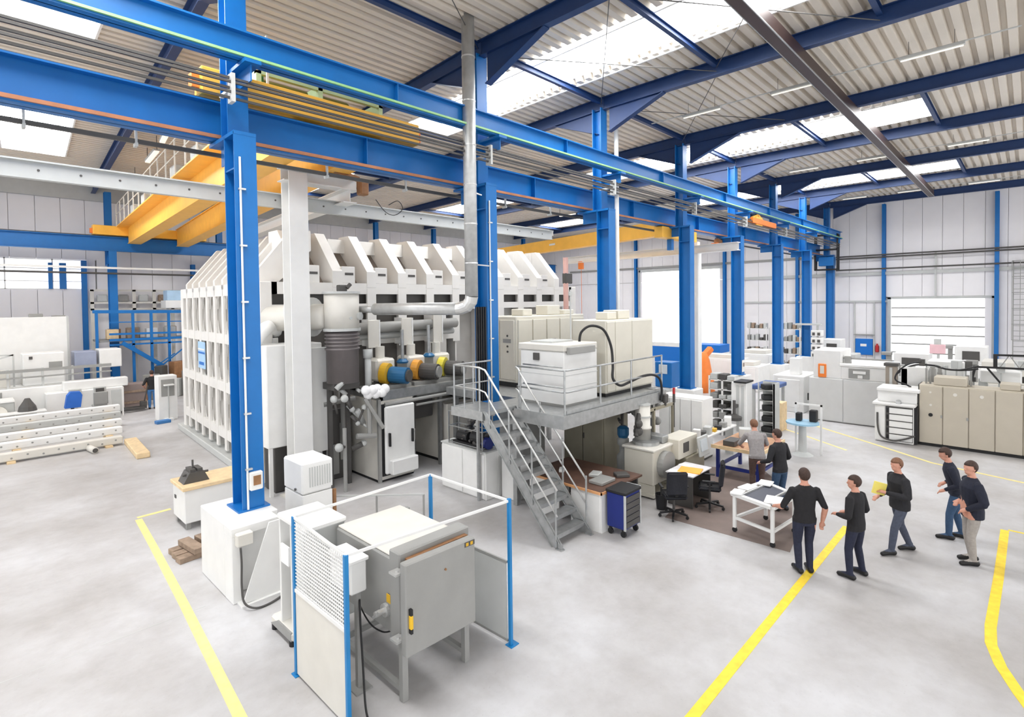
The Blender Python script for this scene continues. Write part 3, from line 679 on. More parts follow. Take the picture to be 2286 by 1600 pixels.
for k in range(14):
    x = 6.45 + rnd.random() * .85; z = 1.1 + rnd.random() * 1.6; y = 12.25 + rnd.random() * .4
    (mb if k % 2 else mg).cyl((x, y, z), (x + rnd.uniform(-.3, .3), y + rnd.uniform(-.1, .2), z + rnd.uniform(-.45, .45)), .025 + .05 * rnd.random(), 8)
    if k % 2: mg.ball((x, y, z), .06 + .06 * rnd.random(), 8, 6)
part(t, 'dark_pipe', mb, DGREY, True, stuff=True); part(t, 'pale_pipe', mg, LGREY, True, stuff=True)
part(t, 'stand_pipe', MB().cyl((6.7, 12.4, 0), (6.7, 12.4, 1.6), .05, 8), MGREY)
# ---- spiral duct
sd = thing('spiral_duct', 'shiny spiral ventilation duct dropping from the roof and bending towards the chamber', 'duct', (8.3, 9.35, 4.5))
part(sd, 'vertical_run', MB().cyl((8.3, 9.35, 4.85), (8.3, 9.35, 11.25), .15, 20), SPIRAL, True)
part(sd, 'elbow', MB().tube([(8.3, 9.35, 4.86), (8.3, 9.38, 4.74), (8.27, 9.48, 4.63), (8.21, 9.62, 4.58), (8.17, 9.75, 4.57)], .152, 16), ALU)
part(sd, 'horizontal_run', MB().cyl((8.18, 9.7, 4.57), (7.45, 12.1, 4.57), .15, 20).cyl((7.45, 12.1, 4.57), (7.3, 12.6, 4.57), .09, 12), SPIRAL, True)
rg = MB()
for z in (5.6, 6.5, 7.4, 8.3, 9.3, 10.3): rg.lathe([(.158, z), (.158, z + .03)], (8.3, 9.35, 0), 20)
part(sd, 'joint_ring', rg, ALU)
part(sd, 'hanger', MB().bar((8.2, 9.4, 7.3), (8.9, 9.62, 7.3), .03, .03).bar((8.2, 9.4, 5.6), (9.1, 9.6, 5.6), .03, .03), ALU)
cbn = MB()
for k in range(9): cbn.tube([(8.72 + k * .037, 9.66 + .03 * (k % 2), 2.3), (8.72 + k * .037, 9.66 + .03 * (k % 2), 4.6)], .024, 6)
solo('cable_bundle', cbn, BLACK, 'dark vertical cable bundle strapped beside the second column', 'cables')
# ---------------------------------------------------------------- platform, stairs and what stands on them
ZP = 2.3
pf = thing('equipment_platform', 'grey steel equipment platform on posts behind the stairs', 'platform', (11, 8.5, 0))
part(pf, 'deck_plate', MB().box(8.72, 12.95, 7.0, 9.35, ZP - .04, ZP).box(12.95, 13.55, 7.55, 9.35, ZP - .04, ZP).box(9.75, 14.2, 9.35, 12.1, ZP - .04, ZP), STEEL)
part(pf, 'edge_channel', MB().box(8.7, 12.97, 6.97, 7.0, ZP - .26, ZP + .02), STEEL)
part(pf, 'edge_channel', MB().box(8.67, 8.7, 6.97, 8.4, ZP - .26, ZP + .02), STEEL)
part(pf, 'edge_channel', MB().box(12.97, 13.0, 6.97, 7.6, ZP - .26, ZP + .02), STEEL)
part(pf, 'edge_channel', MB().box(9.72, 9.76, 9.4, 12.1, ZP - .2, ZP), STEEL)
for x, y in ((8.95, 8.6), (12.85, 7.3), (13.4, 9.2), (9.9, 11.9), (14.0, 11.9), (9.9, 9.4)): part(pf, 'platform_post', MB().box(x - .06, x + .06, y - .06, y + .06, 0, ZP - .04), STEEL)
rl = MB(); 
for z in (3.25, 2.79): rl.tube([(8.85, 8.45, z), (8.82, 7.12, z), (8.9, 7.04, z), (12.92, 7.04, z)], .021, 8)
part(pf, 'guard_rail', rl, STEEL, True)
rl = MB()
for z in (3.28, 2.84): rl.tube([(9.05, 8.45, z), (9.05, 7.3, z)], .018, 6)
part(pf, 'inner_rail', rl, STEEL, True)
for x, y in ((8.85, 8.4), (8.83, 7.06), (10.1, 7.04), (11.4, 7.04), (12.9, 7.04)): part(pf, 'rail_post', MB().cyl((x, y, ZP), (x, y, 3.26), .022, 8), STEEL)
part(pf, 'kick_plate', MB().box(8.86, 12.95, 7.03, 7.045, ZP, ZP + .1), STEEL)
st = thing('steel_stairs', 'open grey steel staircase with handrails leading up to the platform', 'stairs', (8.3, 6.5, 0))
p0, p1 = (6.42, .04), (8.5, 2.34)
def stz(y): return p0[1] + (y - p0[0]) * (p1[1] - p0[1]) / (p1[0] - p0[0])
for x in (7.84, 8.77):
    pl = [(6.36, 0), (6.6, 0), (8.58, 2.2), (8.58, 2.36), (8.42, 2.36), (6.36, .1)]
    mb = MB(); vs = [(x + d, a, b) for d in (-.006, .006) for a, b in pl]; n = len(pl)
    mb.add(vs, [tuple(range(n))[::-1], tuple(range(n, 2 * n))] + [(i, (i + 1) % n, n + (i + 1) % n, n + i) for i in range(n)])
    mb.bar((x, 6.42, .12), (x, 8.5, 2.36), .06, .012); mb.bar((x, 6.6, .0), (x, 8.58, 2.2), .06, .012)
    mb.box(x - .05, x + .05, 6.34, 6.5, 0, .02)
    part(st, 'stringer', mb, STEEL)
for k in range(10):
    z = .235 * (k + 1) - .03; y = p0[0] + (z - .1) * (p1[0] - p0[0]) / (p1[1] - p0[1]) + .1
    part(st, 'tread', MB().box(7.86, 8.75, y - .1, y + .14, z, z + .035).box(7.86, 8.75, y - .105, y - .095, z - .05, z + .035), STEEL)
hr = MB().tube([(7.82, 6.46, 1.12), (7.82, 8.2, 3.02), (7.82, 8.42, 3.26), (7.82, 8.6, 3.3), (7.82, 9.45, 3.3), (9.0, 9.45, 3.3)], .021, 8)
hr.tube([(7.82, 6.46, .62), (7.82, 8.2, 2.52), (7.82, 8.42, 2.78), (7.82, 8.6, 2.82), (7.82, 9.45, 2.82), (9.0, 9.45, 2.82)], .017, 8)
part(st, 'handrail', hr, ALU, True)
hr = MB().tube([(8.79, 6.5, 1.1), (8.79, 8.1, 2.86), (8.79, 8.36, 3.2), (8.79, 8.44, 3.24)], .021, 8).tube([(8.79, 6.5, .6), (8.79, 8.1, 2.36), (8.79, 8.36, 2.7), (8.79, 8.44, 2.74)], .017, 8)
part(st, 'handrail', hr, ALU, True)
for x in (7.82, 8.79):
    for y in (6.5, 7.1, 7.72, 8.3): part(st, 'rail_post', MB().cyl((x, y, stz(y) - .1), (x, y, min(stz(y) + 1.04, 3.2)), .02, 8), STEEL)
for x, y in ((7.82, 8.6), (7.82, 9.1), (7.82, 9.45), (8.4, 9.45), (9.0, 9.45)): part(st, 'rail_post', MB().cyl((x, y, 2.33), (x, y, 3.3), .02, 8), STEEL)
part(st, 'landing', MB().box(7.8, 8.68, 8.5, 9.5, 2.3, 2.34), STEEL)
part(st, 'landing_channel', MB().box(7.78, 7.82, 8.48, 9.52, 2.16, 2.36).box(7.8, 8.68, 9.48, 9.52, 2.16, 2.36), STEEL)
part(st, 'landing_post', MB().box(8.5, 8.56, 9.42, 9.48, 0, 2.2), STEEL)
tk = thing('oil_tank', 'white box tank with a lid standing at the front of the platform', 'tank', (10.2, 8.3, ZP))
part(tk, 'body', MB().box(9.55, 10.85, 7.65, 9.0, ZP, 3.56, .02), WHITE)
part(tk, 'lid', MB().box(9.5, 10.82, 7.62, 9.03, 3.56, 3.72, .02), CREAM)
part(tk, 'skirt', MB().box(9.52, 10.88, 7.62, 9.03, ZP + .0, ZP + .05), MGREY)
part(tk, 'body_seam', MB().box(9.545, 10.855, 7.645, 9.005, 3.0, 3.012).box(9.545, 10.855, 7.645, 9.005, 2.72, 2.73), LGREY)
part(tk, 'flap', MB().box(9.62, 10.6, 7.52, 7.63, 3.5, 3.66, .01), MGREY)
part(tk, 'gauge', MB().box(9.5, 9.55, 8.38, 8.55, 3.33, 3.5, .005), DGREY)
part(tk, 'top_plate', MB().box(9.8, 10.6, 8.2, 8.9, 3.72, 3.76), LGREY)
hs = thing('black_hose', 'thick black hose looping from the tank lid down along the platform rail', 'hose', (10.75, 7.8, ZP))
part(hs, 'hose_run', MB().tube(spline([(10.6, 8.0, 3.7), (10.62, 7.95, 3.95), (10.8, 7.8, 4.1), (11.05, 7.6, 4.0), (11.15, 7.45, 3.6), (11.0, 7.3, 3.15), (10.85, 7.2, 2.85), (11.0, 7.1, 2.68), (11.4, 7.08, 2.72), (11.9, 7.05, 2.8), (12.35, 7.0, 2.8), (12.6, 6.94, 2.68), (12.68, 6.92, 2.4), (12.66, 6.93, 2.1)], 8), .032, 8), BLACK, True)
rdp = solo('thin_mast', MB().cyl((10.65, 8.3, 3.72), (10.65, 8.3, 5.0), .018, 8).cyl((10.65, 8.3, 4.85), (10.65, 8.3, 4.95), .05, 10), LGREY, 'thin pale mast pipe rising behind the oil tank', 'pipe')
t = thing('platform_cabinet', 'putty grey switch cabinet with rounded doors on the right of the platform', 'cabinet', (12.2, 8.2, ZP))
part(t, 'body', MB().box(11.22, 13.5, 7.65, 8.7, ZP + .08, 4.22, .02), PUTTY)
part(t, 'plinth', MB().box(11.24, 13.48, 7.68, 8.68, ZP, ZP + .1), BLACK)
part(t, 'door', MB().box(11.26, 11.6, 7.62, 7.66, ZP + .12, 4.18, .01), PUTTY); part(t, 'door', MB().box(11.62, 12.4, 7.62, 7.66, ZP + .12, 4.18, .01), PUTTY); part(t, 'door', MB().box(12.42, 13.47, 7.62, 7.66, ZP + .12, 4.18, .01), PUTTY)
part(t, 'top_unit', MB().box(12.2, 12.75, 7.9, 8.4, 4.22, 4.46, .02).box(11.7, 12.1, 7.9, 8.3, 4.22, 4.42, .02), PUTTY)
t = thing('platform_cabinet', 'long putty grey cabinet row with small buttons at the back of the platform', 'cabinet', (12.5, 11, ZP))
part(t, 'body', MB().box(10.92, 14.1, 10.45, 11.7, ZP + .12, 4.3, .02), PUTTY)
part(t, 'plinth', MB().box(10.94, 14.08, 10.48, 11.68, ZP, ZP + .14), BLACK)
for k in range(2): part(t, 'end_door', MB().box(10.88, 10.93, 10.5 + k * .6, 11.06 + k * .6, ZP + .2, 4.2, .01), PUTTY)
for k in range(5): part(t, 'door', MB().box(10.98 + k * .62, 11.56 + k * .62, 10.4, 10.46, ZP + .2, 4.2, .01), PUTTY)
bt = MB()
for z in (3.3, 3.45, 3.75): bt.cyl((10.88, 10.75, z), (10.86, 10.75, z), .03, 10)
part(t, 'push_button', bt, DGREY)
part(t, 'display', MB().box(10.865, 10.885, 10.62, 10.92, 3.55, 3.66).box(10.865, 10.885, 11.2, 11.5, 3.5, 3.7).box(12.3, 12.6, 10.385, 10.405, 3.35, 3.6), MGREY)
part(t, 'top_unit', MB().box(11.5, 11.9, 10.7, 11.2, 4.3, 4.5, .02).box(12.6, 13.2, 10.7, 11.2, 4.3, 4.6, .02).box(13.4, 13.9, 10.7, 11.2, 4.3, 4.45, .02), PUTTY)
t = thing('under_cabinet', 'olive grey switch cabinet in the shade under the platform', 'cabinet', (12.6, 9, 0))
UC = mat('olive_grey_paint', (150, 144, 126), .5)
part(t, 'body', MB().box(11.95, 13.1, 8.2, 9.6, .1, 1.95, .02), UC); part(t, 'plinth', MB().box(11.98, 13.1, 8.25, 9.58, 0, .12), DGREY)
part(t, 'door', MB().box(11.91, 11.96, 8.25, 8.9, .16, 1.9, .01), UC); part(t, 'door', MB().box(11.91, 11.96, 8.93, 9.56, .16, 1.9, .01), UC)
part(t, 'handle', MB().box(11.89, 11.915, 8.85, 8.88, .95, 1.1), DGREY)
t = thing('under_cabinet', 'second grey cabinet behind the stairs under the platform', 'cabinet', (11, 10.6, 0))
part(t, 'body', MB().box(10.3, 11.6, 10.0, 11.2, .05, 1.9, .02), MGREY); part(t, 'door', MB().box(10.26, 10.31, 10.05, 11.15, .1, 1.85, .01), MGREY)
t = thing('pipe_manifold', 'dark tangle of valves and pipes hanging under the platform', 'machine', (12.6, 7.8, 0))
part(t, 'support', MB().box(12.5, 12.56, 8.0, 8.06, 0, 2.0).box(13.1, 13.16, 7.9, 7.96, 0, 2.0), DGREY)
mb = MB(); rnd = random.Random(3)
for k in range(26):
    x = 11.6 + rnd.random() * 1.6; z = 1.6 + rnd.random() * .5; mb.cyl((x, 7.3 + rnd.random() * .3, z), (x + .2 + rnd.random() * .4, 7.8, z), .03 + .04 * rnd.random(), 8)
part(t, 'pipe', mb, DGREY, True)
mb = MB()
for k in range(16): mb.ball((11.7 + rnd.random() * 1.5, 7.25 + rnd.random() * .2, 1.45 + rnd.random() * .6), .06 + .06 * rnd.random(), 8, 6)
part(t, 'valve', mb, MGREY, True)
t = thing('pressure_vessel', 'grey pressure vessel with a teal motor on top under the platform edge', 'pump', (11.9, 7.55, 0))
part(t, 'vessel', MB().lathe([(.1, .1), (.17, .25), (.17, .7), (.1, .8), (.1, .95), (.15, 1.0), (.15, 1.15), (.05, 1.2)], (11.9, 7.6, 0), 14), LGREY, True)
part(t, 'stand', MB().box(11.75, 12.05, 7.45, 7.75, 0, .12), DGREY)
part(t, 'motor', MB().lathe([(.12, 1.18), (.15, 1.25), (.15, 1.42), (.08, 1.48)], (11.9, 7.6, 0), 14), TEAL)
# ---- white cabinets left of the stairs and what is on them
t = thing('white_double_cabinet', 'white two door floor cabinet left of the stairs carrying a caged pump set', 'cabinet', (8.95, 10.2, 0))
part(t, 'body', MB().box(8.62, 9.03, 9.3, 10.95, 0, 1.13, .015), WHITE); part(t, 'end_box', MB().box(9.02, 9.26, 9.3, 9.57, 0, 1.13, .01), WHITE)
part(t, 'door', MB().box(8.59, 8.625, 9.33, 10.1, .04, 1.09, .008), WHITE); part(t, 'door', MB().box(8.59, 8.625, 10.13, 10.92, .04, 1.09, .008), WHITE)
part(t, 'top', MB().box(8.6, 9.04, 9.28, 10.97, 1.13, 1.16).box(9.04, 9.27, 9.28, 9.58, 1.13, 1.16), LGREY)
t = thing('white_side_cabinet', 'narrow white cabinet directly behind the foot of the stairs', 'cabinet', (9.3, 8.9, 0))
part(t, 'body', MB().box(9.05, 9.5, 8.72, 9.2, 0, 1.0, .015), WHITE); part(t, 'door', MB().box(9.02, 9.055, 8.75, 9.17, .04, .96, .008), WHITE)
cg = thing('caged_pump_set', 'black pump and pipework set inside a thin steel cage on the white cabinet', 'pump', (8.95, 10.1, 1.16))
fr = MB()
for x in (8.66, 9.0):
    for y in (9.45, 10.7): fr.box(x - .012, x + .012, y - .012, y + .012, 1.16, 1.98)
for z in (1.2, 1.6, 1.97):
    for x in (8.66, 9.0): fr.box(x - .01, x + .01, 9.45, 10.7, z - .01, z + .01)
    for y in (9.45, 10.7): fr.box(8.66, 9.0, y - .01, y + .01, z - .01, z + .01)
part(cg, 'cage', fr, STEEL)
mb = MB(); rnd = random.Random(11)
for k in range(16):
    y = 9.55 + rnd.random() * 1.1; z = 1.25 + rnd.random() * .6; mb.cyl((8.72, y, z), (8.97, y + rnd.uniform(-.15, .15), z + rnd.uniform(-.1, .1)), .02 + .05 * rnd.random(), 8)
part(cg, 'pipework', mb, DGREY)
part(cg, 'pump_body', MB().cyl((8.84, 9.55, 1.4), (8.84, 9.95, 1.4), .15, 14).cyl((8.84, 10.1, 1.35), (8.84, 10.5, 1.35), .13, 12).box(8.7, 9.0, 9.5, 10.6, 1.16, 1.24), BLACK)
part(cg, 'blue_motor', MB().cyl((8.85, 9.4, 1.3), (8.85, 9.55, 1.3), .14, 14), NAVYB)
dk = thing('low_bench_cabinet', 'low white bench cabinet with a worn wooden top beside the stairs', 'bench', (9.7, 7.3, 0))
part(dk, 'end_panel', MB().box(8.96, 9.62, 6.24, 6.28, 0, .8), WHITE)
part(dk, 'side_panel', MB().box(8.95, 8.98, 6.28, 6.62, 0, .8, .005), WHITE); part(dk, 'side_panel', MB().box(8.95, 8.98, 6.64, 7.02, 0, .8, .005), WHITE); part(dk, 'side_panel', MB().box(8.95, 8.98, 7.35, 8.2, 0, .8, .005), WHITE)
part(dk, 'top', MB().box(8.92, 10.5, 6.22, 8.3, .8, .84), mat('dark_worn_top', (92, 66, 54), .6, var=.25, scale=4))
part(dk, 'edge_strip', MB().box(8.9, 8.925, 6.2, 8.3, .795, .845).box(8.9, 9.64, 6.2, 6.225, .795, .845), mat('orange_wood_edge', (218, 160, 110), .6, var=.15))
part(dk, 'back_panel', MB().box(10.4, 10.45, 6.3, 8.2, 0, .8), DGREY)
for k, (x, y, sx, sy, mm, lb) in enumerate(((9.5, 6.6, .5, .35, MGREY, 'flat grey tool case lying on the low bench'), (9.75, 6.95, .3, .22, LGREY, 'small light grey part lying behind the flat tool case'), (9.5, 7.7, .22, .12, WHITE, 'small white box lying on the dark bench top under the handrail'), (10.1, 6.5, .25, .3, DGREY, 'dark grey block at the far end of the low bench'))):
    solo('bench_item', MB().cbox((x, y, .84 + .035), (sx, sy, .07), .012, .3 * k), mm, lb, 'tool')
tc = thing('tool_cart', 'navy blue tool cart with a black top on castors at the foot of the stairs', 'cart', (9.33, 5.95, 0))
part(tc, 'body', MB().box(9.05, 9.6, 5.75, 6.18, .16, .86, .015), NAVYB)
for k in range(5): part(tc, 'drawer', MB().box(9.08, 9.57, 5.725, 5.755, .2 + k * .125, .31 + k * .125, .006), DGREY)
part(tc, 'top_tray', MB().box(9.03, 9.62, 5.72, 6.2, .86, .92, .01), BLACK)
part(tc, 'corner_trim', MB().box(9.03, 9.06, 5.73, 5.77, .16, .86).box(9.59, 9.62, 5.73, 5.77, .16, .86), LGREY)
part(tc, 'push_handle', MB().tube([(9.62, 5.8, .84), (9.72, 5.8, .88), (9.72, 6.12, .88), (9.62, 6.12, .84)], .014, 6), STEEL)
for x in (9.1, 9.55):
    for y in (5.82, 6.12): part(tc, 'castor', MB().cyl((x - .02, y, .06), (x + .02, y, .06), .06, 12).box(x - .025, x + .025, y - .025, y + .025, .08, .16), BLACK)
# ---- fenced test furnace
fn = thing('safety_fence', 'low safety fence of blue posts, white rails and mesh around the grey furnace', 'fence', (4, 6, 0))
PW = .024
FP = [(2.91, 5.42, 1.95), (5.17, 5.12, 2.03), (2.91, 6.72, 2.03), (5.1, 6.78, 2.03)]
for x, y, z in FP: part(fn, 'post', MB().box(x - PW, x + PW, y - PW, y + PW, 0.012, z, .004), LBLUE); part(fn, 'foot_plate', MB().box(x - .05, x + .1, y - .06, y + .06, 0, .012), LBLUE)
part(fn, 'top_rail', MB().bar((2.91, 5.42, 1.94), (5.17, 5.12, 2.0), .025, .03), WHITE)
part(fn, 'top_rail', MB().bar((2.91, 6.72, 2.02), (5.1, 6.78, 2.02), .025, .03), WHITE)
part(fn, 'top_rail', MB().bar((2.91, 5.42, 1.94), (2.91, 6.72, 2.02), .025, .03), WHITE)
part(fn, 'top_rail', MB().bar((5.1, 6.78, 2.02), (5.17, 5.12, 2.0), .025, .03), WHITE)
part(fn, 'lower_sheet', MB().box(2.9, 2.915, 5.46, 6.69, .03, 1.1), CREAM)
part(fn, 'sheet_rail', MB().box(2.89, 2.925, 5.45, 6.7, 1.08, 1.12), WHITE)
part(fn, 'side_sheet', MB().bar((5.16, 5.18, .6), (5.12, 6.72, .6), .012, 1.08), LGREY)
part(fn, 'side_rail', MB().bar((5.16, 5.16, 1.15), (5.12, 6.72, 1.15), .025, .03).bar((5.16, 5.16, .06), (5.12, 6.72, .06), .025, .03), MGREY)
ms = MB()
for k in range(20): z = 1.14 + k * .044; ms.box(2.904, 2.916, 5.45, 6.7, z - .006, z + .006)
for k in range(28): y = 5.47 + k * .044; ms.box(2.906, 2.914, y - .004, y + .004, 1.12, 1.98)
part(fn, 'mesh', ms, WHITE, stuff=True)
fu = thing('box_furnace', 'grey box furnace on four legs with its thick door ajar', 'furnace', (4.05, 6.1, 0))
part(fu, 'body', MB().box(3.54, 4.58, 5.5, 6.84, .74, 1.66, .02), MGREY)
part(fu, 'front_collar', MB().box(3.52, 4.6, 5.3, 5.52, .72, 1.78, .015), MGREY)
part(fu, 'insulation', MB().box(3.6, 4.52, 5.24, 5.31, .8, 1.71), BROWN)
part(fu, 'top_cover', MB().box(3.56, 4.56, 5.52, 6.82, 1.66, 1.69, .01), CREAM)
Md = Matrix.Translation((3.46, 5.16, 0)) @ Matrix.Rotation(-.03, 4, 'Z')
dr = part(fu, 'door', MB().box(0, 1.03, -.07, .05, .66, 1.74, .015, Md), MGREY)
part(dr, 'handle', MB().box(.03, .07, -.12, -.07, 1.0, 1.16, .01, Md), mat('handle_yellow', (232, 186, 40), .4), label='yellow handle')
part(dr, 'handle_end', MB().box(.035, .065, -.115, -.07, .95, 1.0, 0, Md).box(.035, .065, -.115, -.07, 1.16, 1.23, 0, Md), BLACK)
part(dr, 'warning_label', MB().box(.86, 1.02, -.074, -.069, 1.66, 1.72, 0, Md), DGREY)
part(dr, 'warning_stripe', MB().box(.88, .92, -.077, -.073, 1.67, 1.71, 0, Md).box(.95, .99, -.077, -.073, 1.67, 1.71, 0, Md), PUMPY)
part(dr, 'sight_plug', MB().cyl(Md @ Vector((.56, -.07, 1.5)), Md @ Vector((.56, -.085, 1.5)), .014, 10), BROWN)
for z in (.82, 1.6): part(fu, 'hinge', MB().cyl((3.46, 5.26, z - .03), (3.46, 5.26, z + .03), .02, 10).box(3.4, 3.54, 5.2, 5.34, z - .012, z + .012), ALU)
part(fu, 'latch', MB().cyl((3.52, 5.62, 1.0), (3.38, 5.62, 1.0), .035, 12).cyl((3.4, 5.56, 1.06), (3.4, 5.68, .94), .02, 8).cyl((3.54, 5.62, 1.0), (3.5, 5.62, 1.0), .08, 14), ALU)
part(fu, 'yellow_tag', MB().box(3.515, 3.525, 5.5, 5.58, 1.12, 1.22), PUMPY)
for x, y in ((3.54, 5.3), (4.5, 5.3), (3.56, 6.74), (4.5, 6.74)): part(fu, 'leg', MB().box(x, x + .08, y, y + .08, 0, .74, .004), MGREY)
part(fu, 'floor_rail', MB().box(3.55, 3.61, 5.38, 6.74, .1, .16).box(4.51, 4.57, 5.38, 6.74, .1, .16).box(3.62, 4.5, 6.75, 6.8, .1, .16), MGREY)
part(fu, 'cable', MB().tube(spline([(3.5, 6.3, 1.2), (3.46, 6.15, .95), (3.5, 5.95, .72), (3.56, 5.75, .66), (3.6, 5.6, .72)]), .01, 5), BLACK)
sw = thing('switch_box', 'white isolator box mounted between the mesh and the furnace', 'box', (3.32, 6.2, 0))
part(sw, 'housing', MB().box(3.2, 3.42, 5.85, 6.35, 1.2, 1.6, .02), WHITE); part(sw, 'lid', MB().box(3.18, 3.44, 5.83, 6.37, 1.58, 1.63, .01), WHITE)
part(sw, 'stand', MB().box(3.3, 3.36, 5.9, 5.96, 0, 1.2).box(3.22, 3.44, 5.8, 6.06, 0, .02), MGREY)
cx = solo('floor_cable', MB().tube(spline([(3.34, 5.9, 1.1), (3.28, 5.78, .8), (3.2, 5.6, .45), (3.12, 5.42, .12), (3.08, 5.25, .03), (3.06, 5.1, .02), (3.05, 4.95, .02)]), .012, 6), BLACK, 'black power cable dropping from the isolator box to the floor', 'cable', smooth=True)
pl = thing('cable_plug', 'black round plug on the floor at the end of the power cable', 'plug', (3.07, 5.12, 0))
part(pl, 'plug_body', MB().cyl((3.09, 5.2, .03), (3.06, 5.06, .03), .03, 12), BLACK, True); part(pl, 'collar', MB().cyl((3.06, 5.07, .03), (3.05, 5.02, .03), .034, 12), DGREY)
# ---- white console behind the fence and the vented unit
cn = thing('white_console', 'white machine console on a foot with rubber feet just behind the mesh', 'machine', (3.3, 7.4, 0))
part(cn, 'table_top', MB().box(3.1, 3.72, 6.87, 7.72, 1.68, 1.76, .02), WHITE)
part(cn, 'upright', MB().box(3.12, 3.34, 7.66, 7.7, .2, 1.68, .006).box(3.12, 3.34, 7.3, 7.34, .2, 1.68, .006).box(3.3, 3.34, 7.34, 7.66, .2, 1.68), WHITE)
part(cn, 'recess', MB().box(3.27, 3.3, 7.35, 7.65, .25, 1.0), MGREY)
part(cn, 'paper_pocket', MB().box(3.1, 3.125, 7.36, 7.6, 1.1, 1.36), PAPER)
part(cn, 'front_panel', MB().box(3.14, 3.7, 6.9, 6.93, .5, 1.68, .006), LGREY)
part(cn, 'side_panel', MB().box(3.12, 3.14, 6.93, 7.3, .9, 1.68, .004), LGREY)
part(cn, 'rear_leg', MB().box(3.62, 3.7, 7.6, 7.68, 0, 1.68), LGREY)
part(cn, 'foot_beam', MB().cbox((3.2, 7.62, .14), (.22, .72, .13), .03), CREAM)
part(cn, 'foot_ramp', MB().prism([(7.3, .2), (7.75, .2), (7.98, .08), (7.3, .08)], 'x', 3.085, 3.11), MGREY)
part(cn, 'rubber_foot', MB().cyl((3.13, 7.34, 0), (3.13, 7.34, .08), .05, 10).cyl((3.27, 7.34, 0), (3.27, 7.34, .08), .05, 10).cyl((3.13, 7.92, 0), (3.13, 7.92, .08), .05, 10).cyl((3.27, 7.92, 0), (3.27, 7.92, .08), .05, 10), BLACK)
vu = thing('vented_unit', 'white unit with a slotted vent panel and sloping hood behind the console', 'machine', (4.5, 9.9, 0))
part(vu, 'lower_body', MB().box(4.27, 4.85, 9.47, 10.23, .0, 1.25, .015), WHITE)
part(vu, 'hood', MB().box(4.26, 4.86, 9.46, 10.24, 1.26, 1.84, .03), WHITE)
for k in range(9): part(vu, 'vent_slot', MB().box(4.4 + k * .048, 4.42 + k * .048, 9.45, 9.465, 1.38, 1.74), LGREY)
part(vu, 'knob', MB().cyl((4.25, 9.7, 1.33), (4.23, 9.7, 1.33), .025, 10).cyl((4.83, 9.45, 1.3), (4.83, 9.43, 1.3), .02, 10), DGREY)
part(vu, 'rusty_pipe', MB().cyl((4.92, 9.55, 0), (4.92, 9.55, 1.2), .04, 10), BROWN)
gr = thing('guide_rail', 'grey guard rail on short posts leading along the floor to the furnace', 'rail', (5.6, 9.6, 0))
part(gr, 'rail', MB().bar((5.0, 9.9, .95), (6.3, 8.6, .95), .03, .03), LGREY)
for x, y in ((5.0, 9.9), (5.65, 9.25), (6.3, 8.6)): part(gr, 'post', MB().cyl((x, y, 0), (x, y, .95), .02, 8), MGREY)
bs = thing('blue_sheet_frame', 'pale panel frame standing between the console and the furnace', 'panel', (4.0, 7.4, 0))
part(bs, 'panel', MB().box(3.62, 5.0, 7.28, 7.31, .1, 1.3), LGREY); part(bs, 'post', MB().box(3.58, 3.62, 7.26, 7.33, 0, 1.4).box(5.0, 5.04, 7.26, 7.33, 0, 1.4), MGREY)
# ---- bench with vice, planks
vb = thing('vice_bench', 'small white bench cabinet with a wooden top left of the nearest column', 'bench', (3.7, 13, 0))
vb.rotation_euler = (0, 0, 0)
part(vb, 'body', MB().box(3.24, 4.7, 12.75, 13.6, .14, .84, .015), WHITE)
part(vb, 'top', MB().box(3.2, 4.75, 12.7, 13.65, .84, .92, .01), PINE)
part(vb, 'foot', MB().box(3.28, 3.36, 12.8, 12.88, 0, .14).box(4.6, 4.68, 12.8, 12.88, 0, .14).box(3.28, 3.36, 13.46, 13.54, 0, .14), MGREY)
part(vb, 'lock', MB().box(3.225, 3.24, 13.35, 13.45, .55, .62), DGREY)
vc = thing('bench_vice', 'dark grey cast bench vice on the wooden topped bench', 'vice', (3.5, 13.1, .92))
part(vc, 'base', MB().prism([(3.28, .92), (3.78, .92), (3.68, 1.14), (3.4, 1.14)], 'y', 12.95, 13.35), DGREY)
part(vc, 'jaw', MB().box(3.42, 3.52, 12.98, 13.32, 1.12, 1.2).box(3.56, 3.66, 12.98, 13.32, 1.12, 1.2), DGREY); part(vc, 'spindle', MB().cyl((3.5, 13.1, 1.1), (3.5, 13.1, 1.38), .02, 8).cyl((3.3, 13.1, 1.08), (3.8, 13.1, 1.08), .025, 8), DGREY)
t = thing('timber_stack', 'short weathered timber blocks stacked beside the white plinth', 'timber', (3.05, 11.6, 0))
for k in range(3): part(t, 'plank', MB().cbox((3.12, 11.3 + .24 * k, .05), (.8, .2, .1), .006, .12), WORN); part(t, 'plank', MB().cbox((3.02 + .28 * k, 11.5, .16), (.2, .72, .1), .006, .12), WORN)
